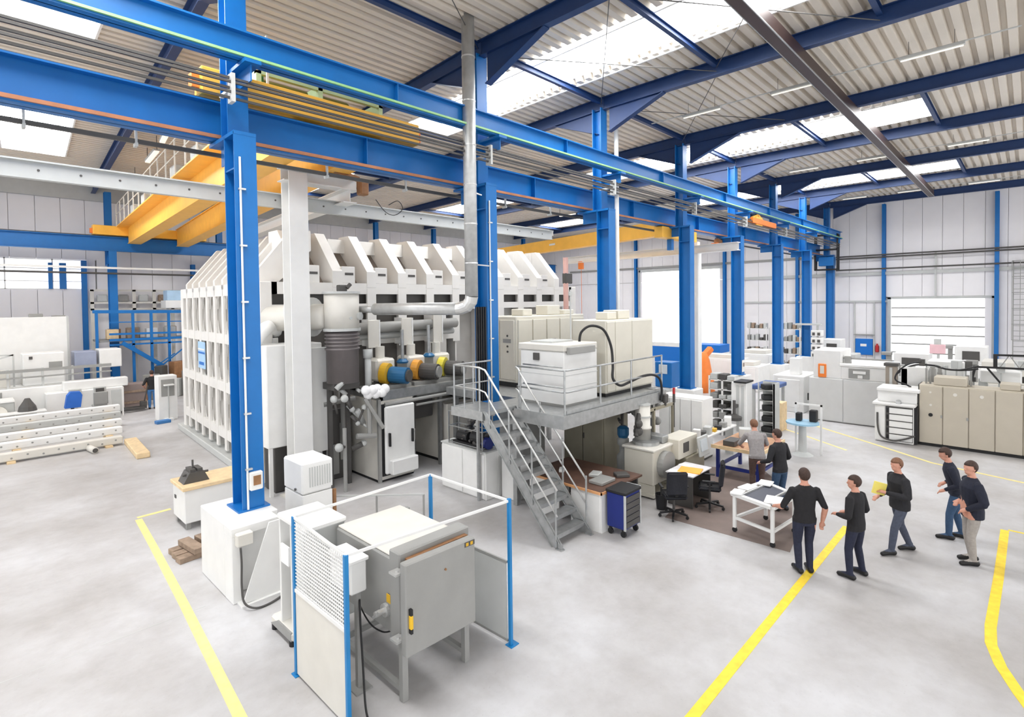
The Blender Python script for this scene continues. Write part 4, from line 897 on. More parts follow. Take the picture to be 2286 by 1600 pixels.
# ---------------------------------------------------------------- cranes and overhead lines
cr = thing('bridge_crane', 'yellow double girder bridge crane with a railed walkway over the chamber bay', 'crane', (6, 22, 8))
def girder(name, a, b, w, z0, z1):
    mb = MB(); d = (Vector(b) - Vector(a)).normalized(); n = Vector((d.y, -d.x, 0)) * w / 2
    vs = [(p[0] + s2 * n.x, p[1] + s2 * n.y, z) for z in (z0, z1) for p in (a, b) for s2 in (-1, 1)]
    mb.add(vs, [(0, 1, 3, 2), (4, 6, 7, 5), (0, 4, 5, 1), (2, 3, 7, 6), (0, 2, 6, 4), (1, 5, 7, 3)])
    mb.bar((a[0], a[1], z1), (b[0], b[1], z1), w + .12, .03).bar((a[0], a[1], z0), (b[0], b[1], z0), w + .08, .03)
    return part(cr, name, mb, YELLOW)
ga, gb = (5.15, 10.9, 0), (6.72, 34.3, 0); ha, hb = (6.65, 10.9, 0), (8.95, 34.3, 0)
girder('girder', ga, gb, .5, 8.05, 8.95); girder('girder', ha, hb, .5, 8.05, 8.95)
part(cr, 'end_carriage', MB().box(3.1, 7.75, 10.5, 10.9, 8.45, 8.92, .02), YELLOW)
part(cr, 'end_carriage', MB().box(5.0, 10.2, 34.35, 34.85, 8.44, 8.92, .02), YELLOW)
part(cr, 'buffer', MB().box(2.98, 3.1, 10.6, 10.8, 8.55, 8.8).box(7.75, 7.85, 10.6, 10.8, 8.55, 8.8).box(4.9, 5.0, 34.5, 34.7, 8.5, 8.75), ORANGE)
part(cr, 'rail', MB().bar((ga[0], ga[1], 9.0), (gb[0], gb[1], 9.0), .06, .07).bar((ha[0], ha[1], 9.0), (hb[0], hb[1], 9.0), .06, .07), DGREY)
wk = MB(); L1 = Vector((gb[0] - ga[0], gb[1] - ga[1], 0)); off = Vector((-.75, 0, 0))
A1 = Vector((ga[0], ga[1], 9.0)) + off; B1 = Vector((gb[0], gb[1], 9.0)) + off
part(cr, 'walkway', MB().bar(A1 + Vector((.3, 0, -.1)), B1 + Vector((.3, 0, -.1)), .6, .05), YELLOW)
for z in (.5, 1.0): wk.tube([A1 + Vector((0, 0, z)), B1 + Vector((0, 0, z))], .02, 6)
part(cr, 'walkway_rail', wk, CREAM)
for k in range(17):
    p = A1.lerp(B1, k / 16); part(cr, 'rail_post', MB().box(p.x - .02, p.x + .02, p.y - .02, p.y + .02, 8.9, 10.0), CREAM)
for k in range(5):
    p = A1.lerp(B1, .3 + k * .13); part(cr, 'control_box', MB().box(p.x + .15, p.x + .45, p.y - .3, p.y + .3, 8.95, 9.45, .02), LGREY)
tr = part(cr, 'trolley_frame', MB().box(4.3, 7.2, 11.2, 11.3, 9.35, 9.45).box(4.3, 7.2, 12.6, 12.7, 9.35, 9.45).box(4.3, 4.4, 11.2, 12.7, 9.0, 9.45).box(7.1, 7.2, 11.2, 12.7, 9.0, 9.45).box(5.6, 5.7, 11.2, 12.7, 9.0, 9.45), mat('pale_green_paint', (196, 222, 176), .5))
part(tr, 'drum', MB().cyl((4.6, 11.9, 9.25), (6.6, 11.9, 9.25), .26, 16), mat('olive_drum', (120, 116, 50), .5)); part(tr, 'motor', MB().cyl((6.6, 11.9, 9.25), (7.1, 11.9, 9.25), .2, 14).box(4.35, 4.6, 11.6, 12.2, 9.0, 9.5), GREEN)
part(tr, 'guard_rail', MB().tube([(4.3, 11.2, 9.75), (7.2, 11.2, 9.75)], .02, 6).box(4.3, 4.34, 11.18, 11.22, 9.4, 9.75).box(5.7, 5.74, 11.18, 11.22, 9.4, 9.75).box(7.16, 7.2, 11.18, 11.22, 9.4, 9.75), CREAM)
c2 = thing('bridge_crane', 'yellow single girder crane further down the chamber bay, with two blue signs', 'crane', (23, 18, 7.6))
mb = MB().bar((20.9, 11.2, 7.75), (26.0, 33.9, 7.75), .45, .62); part(c2, 'girder', mb, YELLOW)
part(c2, 'end_carriage', MB().box(19.4, 22.4, 10.5, 10.88, 7.2, 7.64, .02).box(24.5, 27.5, 34.1, 34.5, 7.1, 7.6, .02), YELLOW)
part(c2, 'hanger', MB().box(20.3, 20.5, 10.6, 10.8, 6.75, 7.3).box(21.6, 21.8, 10.6, 10.8, 6.75, 7.3), BLUE)
for k in range(2): sg = part(c2, 'sign', MB().cbox((22.35 + k * .2, 18.6 - k * 1.0, 7.75), (.03, .8, .36), 0, -.22), SIGNB); part(sg, 'sign_stripe', MB().cbox((22.33 + k * .2, 18.6 - k * 1.0, 7.78), (.03, .5, .1), 0, -.22), WHITE)
c3 = thing('hoist_carriage', 'orange hoist carriage riding on the front runway near the far columns', 'hoist', (27, 9.45, 8.2))
part(c3, 'end_carriage', MB().box(25.7, 28.8, 9.3, 9.6, 8.25, 8.5, .02), ORANGE)
part(c3, 'frame', MB().bar((25.9, 9.45, 8.5), (26.6, 9.45, 8.72), .1, .1).bar((27.2, 9.45, 8.5), (26.6, 9.45, 8.72), .1, .1).box(26.2, 27.0, 9.35, 9.55, 8.2, 8.6), YELLOW)
c4_ = thing('hoist_carriage', 'orange hoist with brown winding drum near the far white jib post', 'hoist', (25.4, 10.7, 7.0))
part(c4_, 'body', MB().box(24.6, 26.6, 10.55, 10.85, 7.1, 7.35, .02), ORANGE); part(c4_, 'drum', MB().cyl((24.9, 10.7, 7.45), (26.4, 10.7, 7.45), .14, 12), BROWN)
# conductor lines in front of the columns
for k, (z, y) in enumerate(((8.40, 9.42), (8.32, 9.36), (8.24, 9.42), (8.16, 9.36), (8.08, 9.42))):
    solo('conductor_line', MB().box(-4, 41.5, y - .02, y + .02, z - .018, z + .018), DGREY, 'dark conductor line, number %s from the top of the five along the columns' % ['one', 'two', 'three', 'four', 'five'][k], 'cable', 'dark conductor lines along the columns')
for k, x in enumerate(COLX[:6]):
    solo('line_bracket', MB().box(x - .3, x - .24, 9.32, 9.5, 8.0, 8.46).box(x - .3, x - .24, 9.48, 9.9, 8.2, 8.25), LGREY, 'pale bracket clamping the dark lines at the %s column' % ORD[k], 'bracket')
solo('festoon_rail', MB().box(-4, 41, 10.9, 10.96, 7.46, 7.53), DGREY, 'dark festoon rail hung under the deep runway beam', 'rail')
for k, x in enumerate((.8, 2.2, 5.6, 7.6, 11.0, 13.0)):
    solo('rail_hanger', MB().box(x - .015, x + .015, 10.86, 10.92, 7.42, 7.72).box(x - .02, x + .02, 10.84, 11.0, 7.4, 7.46), LGREY, 'small pale hanger holding the dark festoon rail, %s from the left' % ORD[k], 'bracket', 'hangers of the festoon rail')
cb = thing('channel_beam', 'long pale grey channel beam with bolt holes crossing above the chamber', 'beam', (8, 12.6, 7))
part(cb, 'channel_web', MB().box(-4, 16, 13.33, 13.35, 7.1, 7.42), LGREY); part(cb, 'channel_flange', MB().box(-4, 16, 13.25, 13.45, 7.4, 7.43).box(-4, 16, 13.3, 13.45, 7.09, 7.12), LGREY)
bh = MB()
for k in range(32): bh.cyl((-3.8 + k * .62, 13.335, 7.26), (-3.8 + k * .62, 13.32, 7.26), .022, 8)
part(cb, 'bolt', bh, DGREY)
solo('channel_beam', MB().box(4, 24, 19.9, 20.1, 8.5, 8.75), LGREY, 'pale channel beam hung above the middle of the chamber', 'beam')
mr = thing('monorail', 'dark brown monorail beam slung under the roof of the near bay', 'beam', (20, 4.15, 10.6))
part(mr, 'rail_body', MB().box(3, 38.8, 4.04, 4.28, 10.44, 10.78), mat('dark_brown_steel', (62, 46, 44), .4, .3)); part(mr, 'rail_lip', MB().box(3, 38.8, 4.02, 4.04, 10.43, 10.46).box(3, 38.8, 4.28, 4.3, 10.43, 10.46), STEEL)
for x in COLX[1:7]: part(mr, 'hanger', MB().box(x - .05, x + .05, 4.12, 4.2, 10.7, 10.85), DGREY)
for k, (x, lb) in enumerate(((17.0, 'nearest'), (27.9, 'middle'), (38.0, 'farthest'))):
    for q, (y0, y1) in enumerate(((8.44, 7.15), (5.65, 4.35), (2.5, 1.19))):
        t = thing('strip_light', '%s strip light of the %s row under the near bay roof' % (['left hand', 'middle', 'right hand'][q], lb), 'lamp', (x, y1, 10.7), group='strip lights under the near bay roof')
        part(t, 'lamp_housing', MB().box(x - .06, x + .06, y1, y0, 10.78, 10.84), LGREY); part(t, 'tube', MB().cyl((x, y1 + .03, 10.755), (x, y0 - .03, 10.755), .02, 8), TUBE)
        part(t, 'suspension', MB().cyl((x, y1 + .2, 10.84), (x, y1 + .2, 11.2), .006, 5).cyl((x, y0 - .2, 10.84), (x, y0 - .2, 11.2), .006, 5), DGREY)
    solo('light_trunking', MB().box(x - .02, x + .02, .2, 9.6, 10.845, 10.87), LGREY, 'thin trunking joining the strip lights of the %s row' % lb, 'rail')
for k, (xa, ya, xb, yb) in enumerate(((5.64, 26.1, 5.5, 24.0), (6.17, 32.4, 6.0, 30.1), (5.35, 22.6, 5.2, 21.4), (12.0, 22.0, 11.9, 20.0), (29.2, 23.6, 29.1, 22.2))):
    t = thing('strip_light', 'white strip light %s the chamber bay roof' % ['in the middle of the row over', 'at the wall end of the row under', 'nearest the columns in the row over', 'alone behind the chamber top under', 'far away near the tall doorway under'][k], 'lamp', (xa, yb, 10.5), group='strip lights of the chamber bay')
    part(t, 'suspension', MB().box(xa - .01, xa + .01, ya - .01, ya + .01, 10.66, 11.19).box(xb - .01, xb + .01, yb - .01, yb + .01, 10.66, 11.19), DGREY); part(t, 'lamp_housing', MB().bar((xa, ya, 10.66), (xb, yb, 10.66), .2, .08), LGREY); part(t, 'tube', MB().bar((xa, ya, 10.6), (xb, yb, 10.6), .16, .04), TUBE)
# far wall rails, end stop, sign, ladder
for k, (z, y1, lb) in enumerate(((7.5, 9.7, 'upper dark pipe rail on the far wall'), (7.36, 9.7, 'second dark pipe rail on the far wall just below the upper one'), (6.6, 9.7, 'lower dark pipe rail on the far wall'))):
    solo('wall_rail', MB().cyl((42.0, -9, z), (42.0, y1, z), .05, 8), DGREY, lb, 'rail')
solo('wall_channel', MB().box(42.25, 42.4, -9, 16.5, 6.2, 6.4), LGREY, 'pale grey channel running along the far wall below the pipes', 'rail')
solo('wall_channel', MB().box(42.3, 42.4, 6.8, 16.5, 4.4, 4.52), LGREY, 'pale grey channel on the far wall beside the door head', 'rail')
solo('wall_channel', MB().box(42.3, 42.4, 10, 33, 7.5, 7.66), MGREY, 'grey channel above the tall doorway on the far wall', 'rail')
for k, y in enumerate((4.3, -3.0, 20.2)):
    solo('wall_stay', MB().box(42.2, 42.3, y - .05, y + .05, 4.75, 7.5), LGREY, ['pale upright stay above the bright sectional door', 'pale upright stay at the right end of the far wall', 'pale upright stay above the tall doorway'][k], 'post')
es = thing('runway_end_stop', 'black box frame at the far end of the crane runways', 'frame', (41.5, 10.1, 6.6))
fr = MB()
for y in (9.4, 10.75):
    fr.box(41.3, 41.4, y - .05, y + .05, 6.6, 9.0)
    fr.box(41.0, 41.1, y - .05, y + .05, 6.6, 9.0)
for z in (6.65, 8.0, 9.0): fr.box(41.0, 41.4, 9.4, 10.75, z - .05, z + .05)
part(es, 'frame_tube', fr, BLACK); part(es, 'blue_box', MB().box(40.9, 41.5, 9.6, 10.5, 6.9, 7.5, .02), BLUE)
sg = thing('wall_sign', 'square blue sign with a small white label on the far wall', 'sign', (42.2, 8.1, .86))
part(sg, 'board', MB().box(42.25, 42.36, 7.6, 8.6, .88, 1.96, .02), SIGNB); part(sg, 'white_label', MB().box(42.235, 42.252, 7.95, 8.3, 1.45, 1.62), WHITE)
part(sg, 'top_rail', MB().box(42.25, 42.38, 7.5, 8.7, 2.2, 2.26), MGREY)
t = thing('wall_frame', 'pale framed wall bay above the blue sign', 'frame', (42.3, 8.1, 2.2)); part(t, 'frame_bar', MB().box(42.28, 42.4, 8.62, 8.7, 0, 4.4).box(42.28, 42.4, 7.5, 7.58, 0, 4.4), LGREY)
t = thing('fire_extinguisher', 'red fire extinguisher hanging beside the blue sign', 'extinguisher', (42.25, 7.35, 1.1)); part(t, 'bottle', MB().lathe([(.09, 1.1), (.11, 1.15), (.11, 1.5), (.05, 1.6), (.05, 1.66)], (42.25, 7.35, 0), 12), RED); part(t, 'bracket', MB().box(42.3, 42.4, 7.3, 7.4, 1.3, 1.4), DGREY)
t = thing('cage_ladder', 'grey caged wall ladder at the right end of the far wall', 'ladder', (42.1, .4, 1.9))
lb = MB()
for y in (.15, .75): lb.box(42.15, 42.2, y - .025, y + .025, 0, 6.75)
part(t, 'side_rail', lb, MGREY)
for k in range(22): part(t, 'rung', MB().cyl((42.17, .15, .3 + k * .3), (42.17, .75, .3 + k * .3), .016, 6), MGREY)
hp = MB()
for k in range(6): z = 2.2 + k * .9; hp.tube([(42.15, .1, z), (41.75, .1, z), (41.6, .45, z), (41.75, .8, z), (42.15, .8, z)], .02, 5)
for y, x in ((.1, 41.75), (.45, 41.6), (.8, 41.75)): hp.box(x - .015, x + .015, y - .015, y + .015, 2.2, 6.7)
part(t, 'safety_cage', hp, MGREY)
# far white jib crane
jb = thing('jib_crane', 'white jib crane with a tall square post and a long level arm', 'crane', (22.7, 10.7, 0))
part(jb, 'post', MB().box(22.5, 22.85, 10.5, 10.85, 0, 7.0, .02), WHITE); part(jb, 'arm', MB().ibeam((22.4, 8.7, 6.9), (22.95, 18.3, 6.9), .3, .34), WHITE); part(jb, 'post_foot', MB().box(22.35, 23.0, 10.35, 11.0, 0, .04), WHITE)
part(jb, 'tie', MB().box(22.55, 22.8, 10.55, 10.8, 7.0, 7.25), WHITE); part(jb, 'chain_hoist', MB().box(22.8, 23.0, 17.0, 17.25, 6.4, 6.8, .02).cyl((22.9, 17.1, 3.2), (22.9, 17.1, 6.4), .012, 5), ORANGE)
t = thing('pink_pipe', 'pinkish riser pipe standing behind the platform cabinets', 'pipe', (17.2, 12.4, 0)); part(t, 'riser', MB().cyl((16.4, 13.0, 0), (16.4, 13.0, 6.4), .1, 10), mat('dusty_pink_paint', (214, 170, 160), .5)); part(t, 'valve_box', MB().box(16.3, 16.7, 12.9, 13.1, 5.4, 5.8, .02), DGREY)
# ---------------------------------------------------------------- right hand machines
gm = thing('grey_machine', 'light grey machining unit with two flush cabinet fronts and a white head', 'machine', (24, 5, 0))
part(gm, 'cabinet', MB().box(23.03, 25.2, 3.6, 6.25, 0.02, 1.66, .01), PALEG)
part(gm, 'front_panel', MB().box(23.0, 23.035, 5.09, 6.22, .05, 1.64, .008), PALEG); part(gm, 'front_panel', MB().box(23.0, 23.035, 3.62, 5.06, .05, 1.64, .008), PALEG)
part(gm, 'head', MB().box(23.05, 24.6, 5.15, 6.1, 1.66, 2.72, .02), WHITE)
part(gm, 'table', MB().box(23.05, 25.0, 3.65, 5.15, 1.66, 2.14, .02), WHITE); part(gm, 'table_top', MB().box(23.0, 25.0, 3.6, 5.2, 2.14, 2.24, .02), WHITE)
ow = part(gm, 'orange_frame', MB().box(23.0, 23.05, 5.64, 5.92, 1.68, 2.2, .02), ORANGE); part(ow, 'inset', MB().box(22.99, 23.01, 5.71, 5.85, 1.82, 2.12), CREAM)
vw = part(gm, 'viewing_window', MB().box(23.02, 23.05, 4.24, 4.9, 1.72, 2.08), MGREY); part(vw, 'tool_block', MB().box(22.98, 23.03, 4.35, 4.75, 1.9, 2.0).box(22.98, 23.03, 4.45, 4.6, 1.74, 1.85), WHITE)
part(gm, 'side_handle', MB().box(23.1, 23.16, 6.25, 6.32, .72, 1.0), BLACK)
part(gm, 'rail_top', MB().bar((23.4, 3.6, 2.42), (23.4, 5.2, 2.42), .06, .06).box(23.3, 23.5, 4.9, 5.1, 2.24, 2.5), MGREY)
t = thing('white_side_unit', 'white square side unit standing left of the grey machining unit', 'machine', (25, 7.2, 0))
part(t, 'body', MB().box(24.0, 26.0, 6.7, 7.9, 0, 1.5, .02), WHITE); part(t, 'door', MB().box(23.97, 24.0, 6.85, 7.7, .2, 1.35, .01), WHITE); part(t, 'stand', MB().box(24.5, 24.9, 7.0, 7.4, 1.5, 2.2, .02), WHITE)
t = thing('brown_guide_column', 'brown guide column between the grey and beige machines', 'machine', (22.4, 3.45, 0)); part(t, 'column', MB().box(22.2, 22.5, 3.3, 3.62, 0, 2.35, .01), mat('taupe_paint', (150, 140, 128), .5)); part(t, 'cap', MB().box(22.15, 22.55, 3.25, 3.66, 2.35, 2.45), DGREY); part(t, 'slide', MB().box(22.17, 22.2, 3.42, 3.5, .2, 2.3), LGREY)
du = thing('white_drawer_unit', 'white drawer unit with black corner pulls and a looping hose', 'cabinet', (21.2, 3.15, 0))
part(du, 'body', MB().box(20.93, 21.9, 2.66, 3.7, 0.02, 1.22, .01), WHITE)
part(du, 'drawer_gap', MB().box(20.915, 20.935, 2.68, 3.4, .08, 1.18), DGREY)
for k in range(5): part(du, 'drawer', MB().box(20.88, 20.92, 2.69, 3.3, .1 + k * .215, .28 + k * .215, .006), WHITE); part(du, 'pull', MB().box(20.88, 20.9, 3.32, 3.37, .12 + k * .215, .26 + k * .215), BLACK)
part(du, 'side_door', MB().box(20.9, 20.93, 3.42, 3.68, .06, 1.18, .006), WHITE)
part(du, 'top_slab', MB().box(20.8, 21.9, 2.6, 3.75, 1.22, 1.3, .015), WHITE)
part(du, 'upper_box', MB().box(21.05, 21.95, 2.6, 3.65, 1.3, 1.66, .02), WHITE); part(du, 'upper_slab', MB().box(20.95, 22.0, 2.52, 3.66, 1.66, 1.76, .015), WHITE)
part(du, 'hose', MB().tube(spline([(20.88, 3.62, .95), (20.84, 3.6, .5), (20.8, 3.5, .2), (20.8, 3.2, .1), (20.82, 2.9, .18), (20.85, 2.62, .32)]), .028, 6), DGREY, True)
part(du, 'dark_side', MB().box(21.0, 21.15, 2.575, 2.66, .03, 1.2), BLACK)
part(du, 'dial', MB().cyl((20.9, 3.05, 1.32), (20.86, 3.05, 1.36), .08, 12), STEEL)
bc = thing('beige_cabinet_row', 'row of beige switch cabinets on a black plinth', 'cabinet', (21.6, .6, 0))
EDG = [2.56, 1.965, 1.345, .745, .14, -.48]
for k in range(5):
    d = part(bc, 'door', MB().box(21.18, 21.22, EDG[k + 1] + .012, EDG[k] - .012, .1, 1.9, .008), BEIGE)
    if k in (0, 1): part(d, 'lock', MB().box(21.165, 21.18, EDG[k + 1] + .0, EDG[k + 1] + .05, .93, 1.02), MGREY)
    if k in (1, 2): part(d, 'emblem', MB().cyl((21.18, EDG[k] - .3, 1.69), (21.172, EDG[k] - .3, 1.69), .05, 14), CREAM)
    if k == 0:
        part(d, 'main_switch', MB().cyl((21.18, 2.26, 1.0), (21.15, 2.26, 1.0), .055, 14), BLACK)
        part(d, 'indicator', MB().cyl((21.18, 2.26, 1.31), (21.165, 2.26, 1.31), .035, 12).cyl((21.18, 2.27, 1.71), (21.165, 2.27, 1.71), .03, 12), CREAM)
part(bc, 'carcass', MB().box(21.22, 22.0, -.48, 2.56, .1, 1.93, .01), BEIGE)
part(bc, 'plinth', MB().box(21.23, 22.0, -.46, 2.54, 0, .1), BLACK)
part(bc, 'top_box', MB().box(21.3, 21.9, 1.4, 2.2, 1.93, 2.2, .02).box(21.3, 21.9, .2, .65, 1.93, 2.12, .02).box(21.3, 21.9, -.4, .1, 1.93, 2.1, .02), BEIGE)
part(bc, 'side_panel', MB().box(21.22, 21.98, 2.56, 2.585, .1, 1.93), DGREY)
rm = thing('wire_machine', 'white processing machine full of small black parts behind the beige cabinets', 'machine', (23.3, 1.6, 0))
part(rm, 'base', MB().box(22.3, 24.6, -.6, 3.2, 0, 1.6, .02), WHITE)
part(rm, 'panel', MB().box(22.3, 22.35, 2.45, 3.2, 1.6, 2.35, .01).box(22.3, 24.0, 3.0, 3.2, 1.6, 2.3, .02), WHITE)
part(rm, 'window', MB().box(22.27, 22.3, 2.5, 2.7, 1.7, 1.84, .01), MGREY)
part(rm, 'upright', MB().box(22.3, 22.42, 2.28, 2.4, 1.6, 2.4).box(22.3, 22.4, 2.1, 2.2, 1.6, 2.4).box(22.25, 22.33, 1.4, 1.48, 1.6, 2.2), MGREY)
rnd = random.Random(5); mb = MB(); mw = MB()
for k in range(26):
    y = -.4 + rnd.random() * 3.2; x = 22.6 + rnd.random() * 1.6; z = 1.75 + rnd.random() * .75; s2 = .05 + rnd.random() * .1
    (mb if k % 3 == 0 else mw).cbox((x, y, z), (s2 * 2, s2 * 1.6, s2 * 2.2), .01, rnd.random())
    mw.box(x - .02, x + .02, y - .02, y + .02, 1.6, z)
part(rm, 'small_part', mb, DGREY); part(rm, 'fixture', mw, LGREY)
part(rm, 'cover', MB().box(23.4, 24.3, 1.6, 2.6, 2.0, 2.5, .03).box(23.2, 24.2, .2, 1.2, 1.9, 2.3, .03), WHITE)
part(rm, 'hose', MB().tube(spline([(22.4, 3.3, 1.6), (22.35, 3.4, 1.9), (22.35, 3.2, 2.2), (22.4, 2.8, 2.42), (22.5, 2.3, 2.42), (22.5, 2.0, 2.33), (22.45, 1.6, 2.33), (22.5, 1.2, 2.4)], 8), .03, 6), BLACK, True)
part(rm, 'post_box', MB().box(22.35, 22.5, 2.55, 2.7, 2.4, 2.62), DGREY)
HOSE1 = [(21.6, 2.85, 1.78), (21.6, 2.98, 1.85), (21.6, 3.19, 1.92), (21.6, 3.25, 2.05), (21.6, 3.13, 2.3), (21.6, 2.87, 2.52), (21.6, 2.54, 2.62)]
th = thing('looping_hose', 'black hose looping up from the drawer unit to the white machine', 'hose', (21.6, 3.2, 1.76))
part(th, 'hose_run', MB().tube(spline(HOSE1, 8), .026, 6), BLACK, True); part(th, 'end_fitting', MB().cyl((21.6, HOSE1[0][1], HOSE1[0][2] - .12), (21.6, HOSE1[0][1], HOSE1[0][2] + .02), .04, 10), DGREY)
t = thing('cable_brackets', 'grey upright brackets with a slack black cable on top of the beige cabinets', 'bracket', (21.6, 1.8, 1.93))
part(t, 'cable', MB().tube(spline([(21.6, 2.2, 2.5), (21.6, 1.95, 2.43), (21.6, 1.62, 2.42), (21.6, 1.35, 2.5), (21.6, 1.14, 2.58)], 6), .024, 6), BLACK, True)
for y in (2.42, 2.32, 2.2, 1.32): part(t, 'upright', MB().box(21.57, 21.63, y - .025, y + .025, 1.93, 2.42), MGREY)
ts = thing('black_truss', 'black truss gantry standing over the white machine behind the beige cabinets', 'frame', (22.9, 0, 1.6))
mb = MB().bar((22.9, 1.35, 2.42), (22.9, -1.6, 2.45), .06, .06).bar((22.9, .82, 2.83), (22.9, -1.6, 2.88), .06, .06).box(22.86, 22.94, .76, .86, 2.4, 2.86)
part(ts, 'chord', mb, BLACK)
part(ts, 'leg', MB().bar((22.9, 1.3, 2.4), (22.9, 1.45, 1.68), .07, .07).bar((22.9, 1.0, 2.4), (22.9, .5, 1.68), .05, .05).box(22.75, 23.05, 1.15, 1.6, 1.6, 1.7), BLACK)
mb = MB()
for k in range(5): y = .7 - k * .45; mb.bar((22.9, y, 2.44), (22.9, y - .22, 2.84), .025, .025).bar((22.9, y - .22, 2.84), (22.9, y - .45, 2.44), .025, .025)
part(ts, 'lattice', mb, MGREY)
bg_ = [(27.0, 3.4, 1.2, 1.6, 1.9, WHITE, 'white boxy machine behind the drawer unit'), (29.5, 1.0, 1.6, 2.4, 2.0, CREAM, 'cream boxy machine in the background by the bright door'), (33.0, 4.6, 1.4, 2.2, 1.9, WHITE, 'white machine in front of the far wall left of the bright door'), (32.0, 7.2, 1.2, 1.6, 1.8, LGREY, 'pale grey cabinet machine below the blue sign'), (26.0, -.6, 1.2, 1.4, 2.3, LGREY, 'pale grey machine behind the black truss'), (36.5, 2.5, 1.6, 2.0, 2.1, WHITE, 'white machine standing right before the bright door'), (37.0, 9.0, 1.2, 1.6, 2.2, WHITE, 'white cabinet at the foot of the last column')]
for k, (x, y, w, d, h, mm, lb) in enumerate(bg_):
    t = thing('background_machine', lb, 'machine', (x, y, 0))
    part(t, 'base', MB().box(x, x + w, y - d / 2, y + d / 2, 0, h * .55, .03), mm); part(t, 'head', MB().box(x + .1, x + w, y - d / 2 + .1, y + d * .2, h * .55, h, .03), mm)
    part(t, 'window', MB().box(x + .08, x + .11, y - d * .3, y + d * .05, h * .65, h * .88), DGREY); part(t, 'arm', MB().box(x + .2, x + .3, y + d * .25, y + d * .35, h * .55, h * .95).box(x + .1, x + .5, y + d * .25, y + d * .45, h * .92, h, .01), MGREY)
t = thing('signal_box', 'pink and white box with a grey cap on a stand before the bright door', 'box', (30, 2.95, 0)); part(t, 'stand', MB().box(30, 30.1, 2.9, 3.0, 0, 2.2), LGREY); part(t, 'box_body', MB().box(29.95, 30.15, 2.7, 3.25, 2.2, 2.6, .02), mat('pale_pink', (232, 190, 196), .5)); part(t, 'cap', MB().box(29.98, 30.1, 2.85, 3.1, 2.6, 2.85), LGREY)
solo('blue_rail_bench', MB().box(33.5, 34.2, 4.0, 6.4, 1.1, 1.35, .02).box(33.6, 33.7, 4.1, 4.2, 0, 1.1).box(33.6, 33.7, 6.2, 6.3, 0, 1.1), BLUE, 'blue low bench rail at the foot of the door post', 'bench')
# parts racks by the far columns
def rack(name, x, y0, y1, h, lv, mm, label, seed):
    t = thing(name, label, 'shelf', (x, (y0 + y1) / 2, 0)); rnd = random.Random(seed)
    for y in (y0, y1): part(t, 'upright', MB().box(x, x + .06, y - .03, y + .03, 0, h).box(x + .6, x + .66, y - .03, y + .03, 0, h), mm)
    for k in range(lv):
        z = .25 + k * (h - .35) / (lv - 1); part(t, 'shelf_board', MB().box(x, x + .66, y0, y1, z - .03, z), mm)
        if k < lv - 1 or True:
            n = 5
            for q in range(n):
                w = (y1 - y0) / n; hh = .18 + rnd.random() * .25
                solo('stored_part', MB().cbox((x + .3, y0 + (q + .5) * w, z + hh / 2), (.4, w * .75, hh), .03), [DGREY, MGREY, WORN, LGREY][rnd.randrange(4)], 'machined part on the %s shelf of the rack %s, %s along' % (['lowest', 'second', 'third', 'top'][k], 'left of column six' if seed == 1 else 'right of column six', ORD[q]), 'part', 'machined parts stored on the far racks')
    return t
rack('parts_rack', 38.2, 13.0, 14.35, 2.8, 4, WHITE, 'white parts rack left of the sixth column', 1)
rack('parts_rack', 38.2, 10.9, 12.2, 2.8, 4, WHITE, 'white parts rack right of the sixth column', 2)
t = thing('shelf_bracket', 'pale cantilever shelf with black and white bins at the seventh column', 'shelf', (35.6, 9.3, 0)); part(t, 'arm', MB().box(35.5, 35.9, 9.0, 10.4, 3.1, 3.2), LGREY)
for k in range(4): part(t, 'bin', MB().box(35.4, 35.8, 8.9, 9.5, 1.2 + k * .42, 1.55 + k * .42, .02), WHITE); part(t, 'bin_front', MB().box(35.38, 35.41, 9.0, 9.15, 1.25 + k * .42, 1.42 + k * .42).box(35.38, 35.41, 9.28, 9.42, 1.25 + k * .42, 1.42 + k * .42), DGREY)
part(t, 'post', MB().box(35.6, 35.7, 9.15, 9.25, 0, 3.15), LGREY)
t = thing('notice', 'white framed notice fixed to the fifth column', 'sign', (25.2, 9.6, 1.5)); part(t, 'board', MB().box(25.05, 25.35, 9.58, 9.6, 1.36, 1.9), WHITE); part(t, 'print', MB().box(25.1, 25.3, 9.575, 9.582, 1.6, 1.78), mat('taupe_print', (150, 136, 128), .6))
# cells between the columns in the middle distance
t = thing('orange_robot', 'orange robot arm base behind the white jib post', 'robot', (26.5, 12.5, 0)); part(t, 'base', MB().lathe([(.7, 0), (.65, .6), (.55, 1.0), (.45, 1.6), (.3, 2.0)], (26.6, 12.3, 0), 16), ORANGE, True); part(t, 'arm', MB().bar((26.6, 12.3, 1.6), (27.2, 12.0, 2.2), .3, .3, .05), ORANGE)
t = thing('blue_machine', 'blue framed machine with a white screen beside the fourth column', 'machine', (21.8, 11.6, 0)); part(t, 'body', MB().box(21.4, 22.2, 11.2, 12.0, .9, 2.0, .02), BLUE); part(t, 'screen', MB().box(21.36, 21.4, 11.4, 11.8, 1.5, 1.9, .01), SCREEN); part(t, 'base', MB().box(21.4, 22.2, 11.2, 12.3, 0, .9, .02), WHITE); part(t, 'white_panel', MB().box(21.35, 21.4, 12.0, 12.3, .3, 2.2, .01), WHITE); part(t, 'table', MB().box(20.9, 21.4, 11.2, 12.2, .8, .9), LGREY)
t = thing('blue_machine', 'low blue and white machine far behind the white jib post', 'machine', (33, 15, 0)); part(t, 'body', MB().box(32.5, 34, 13.8, 16, 0, 1.4, .02), WHITE); part(t, 'top', MB().box(32.5, 34, 13.8, 16, 1.4, 1.9, .02), SIGNB)
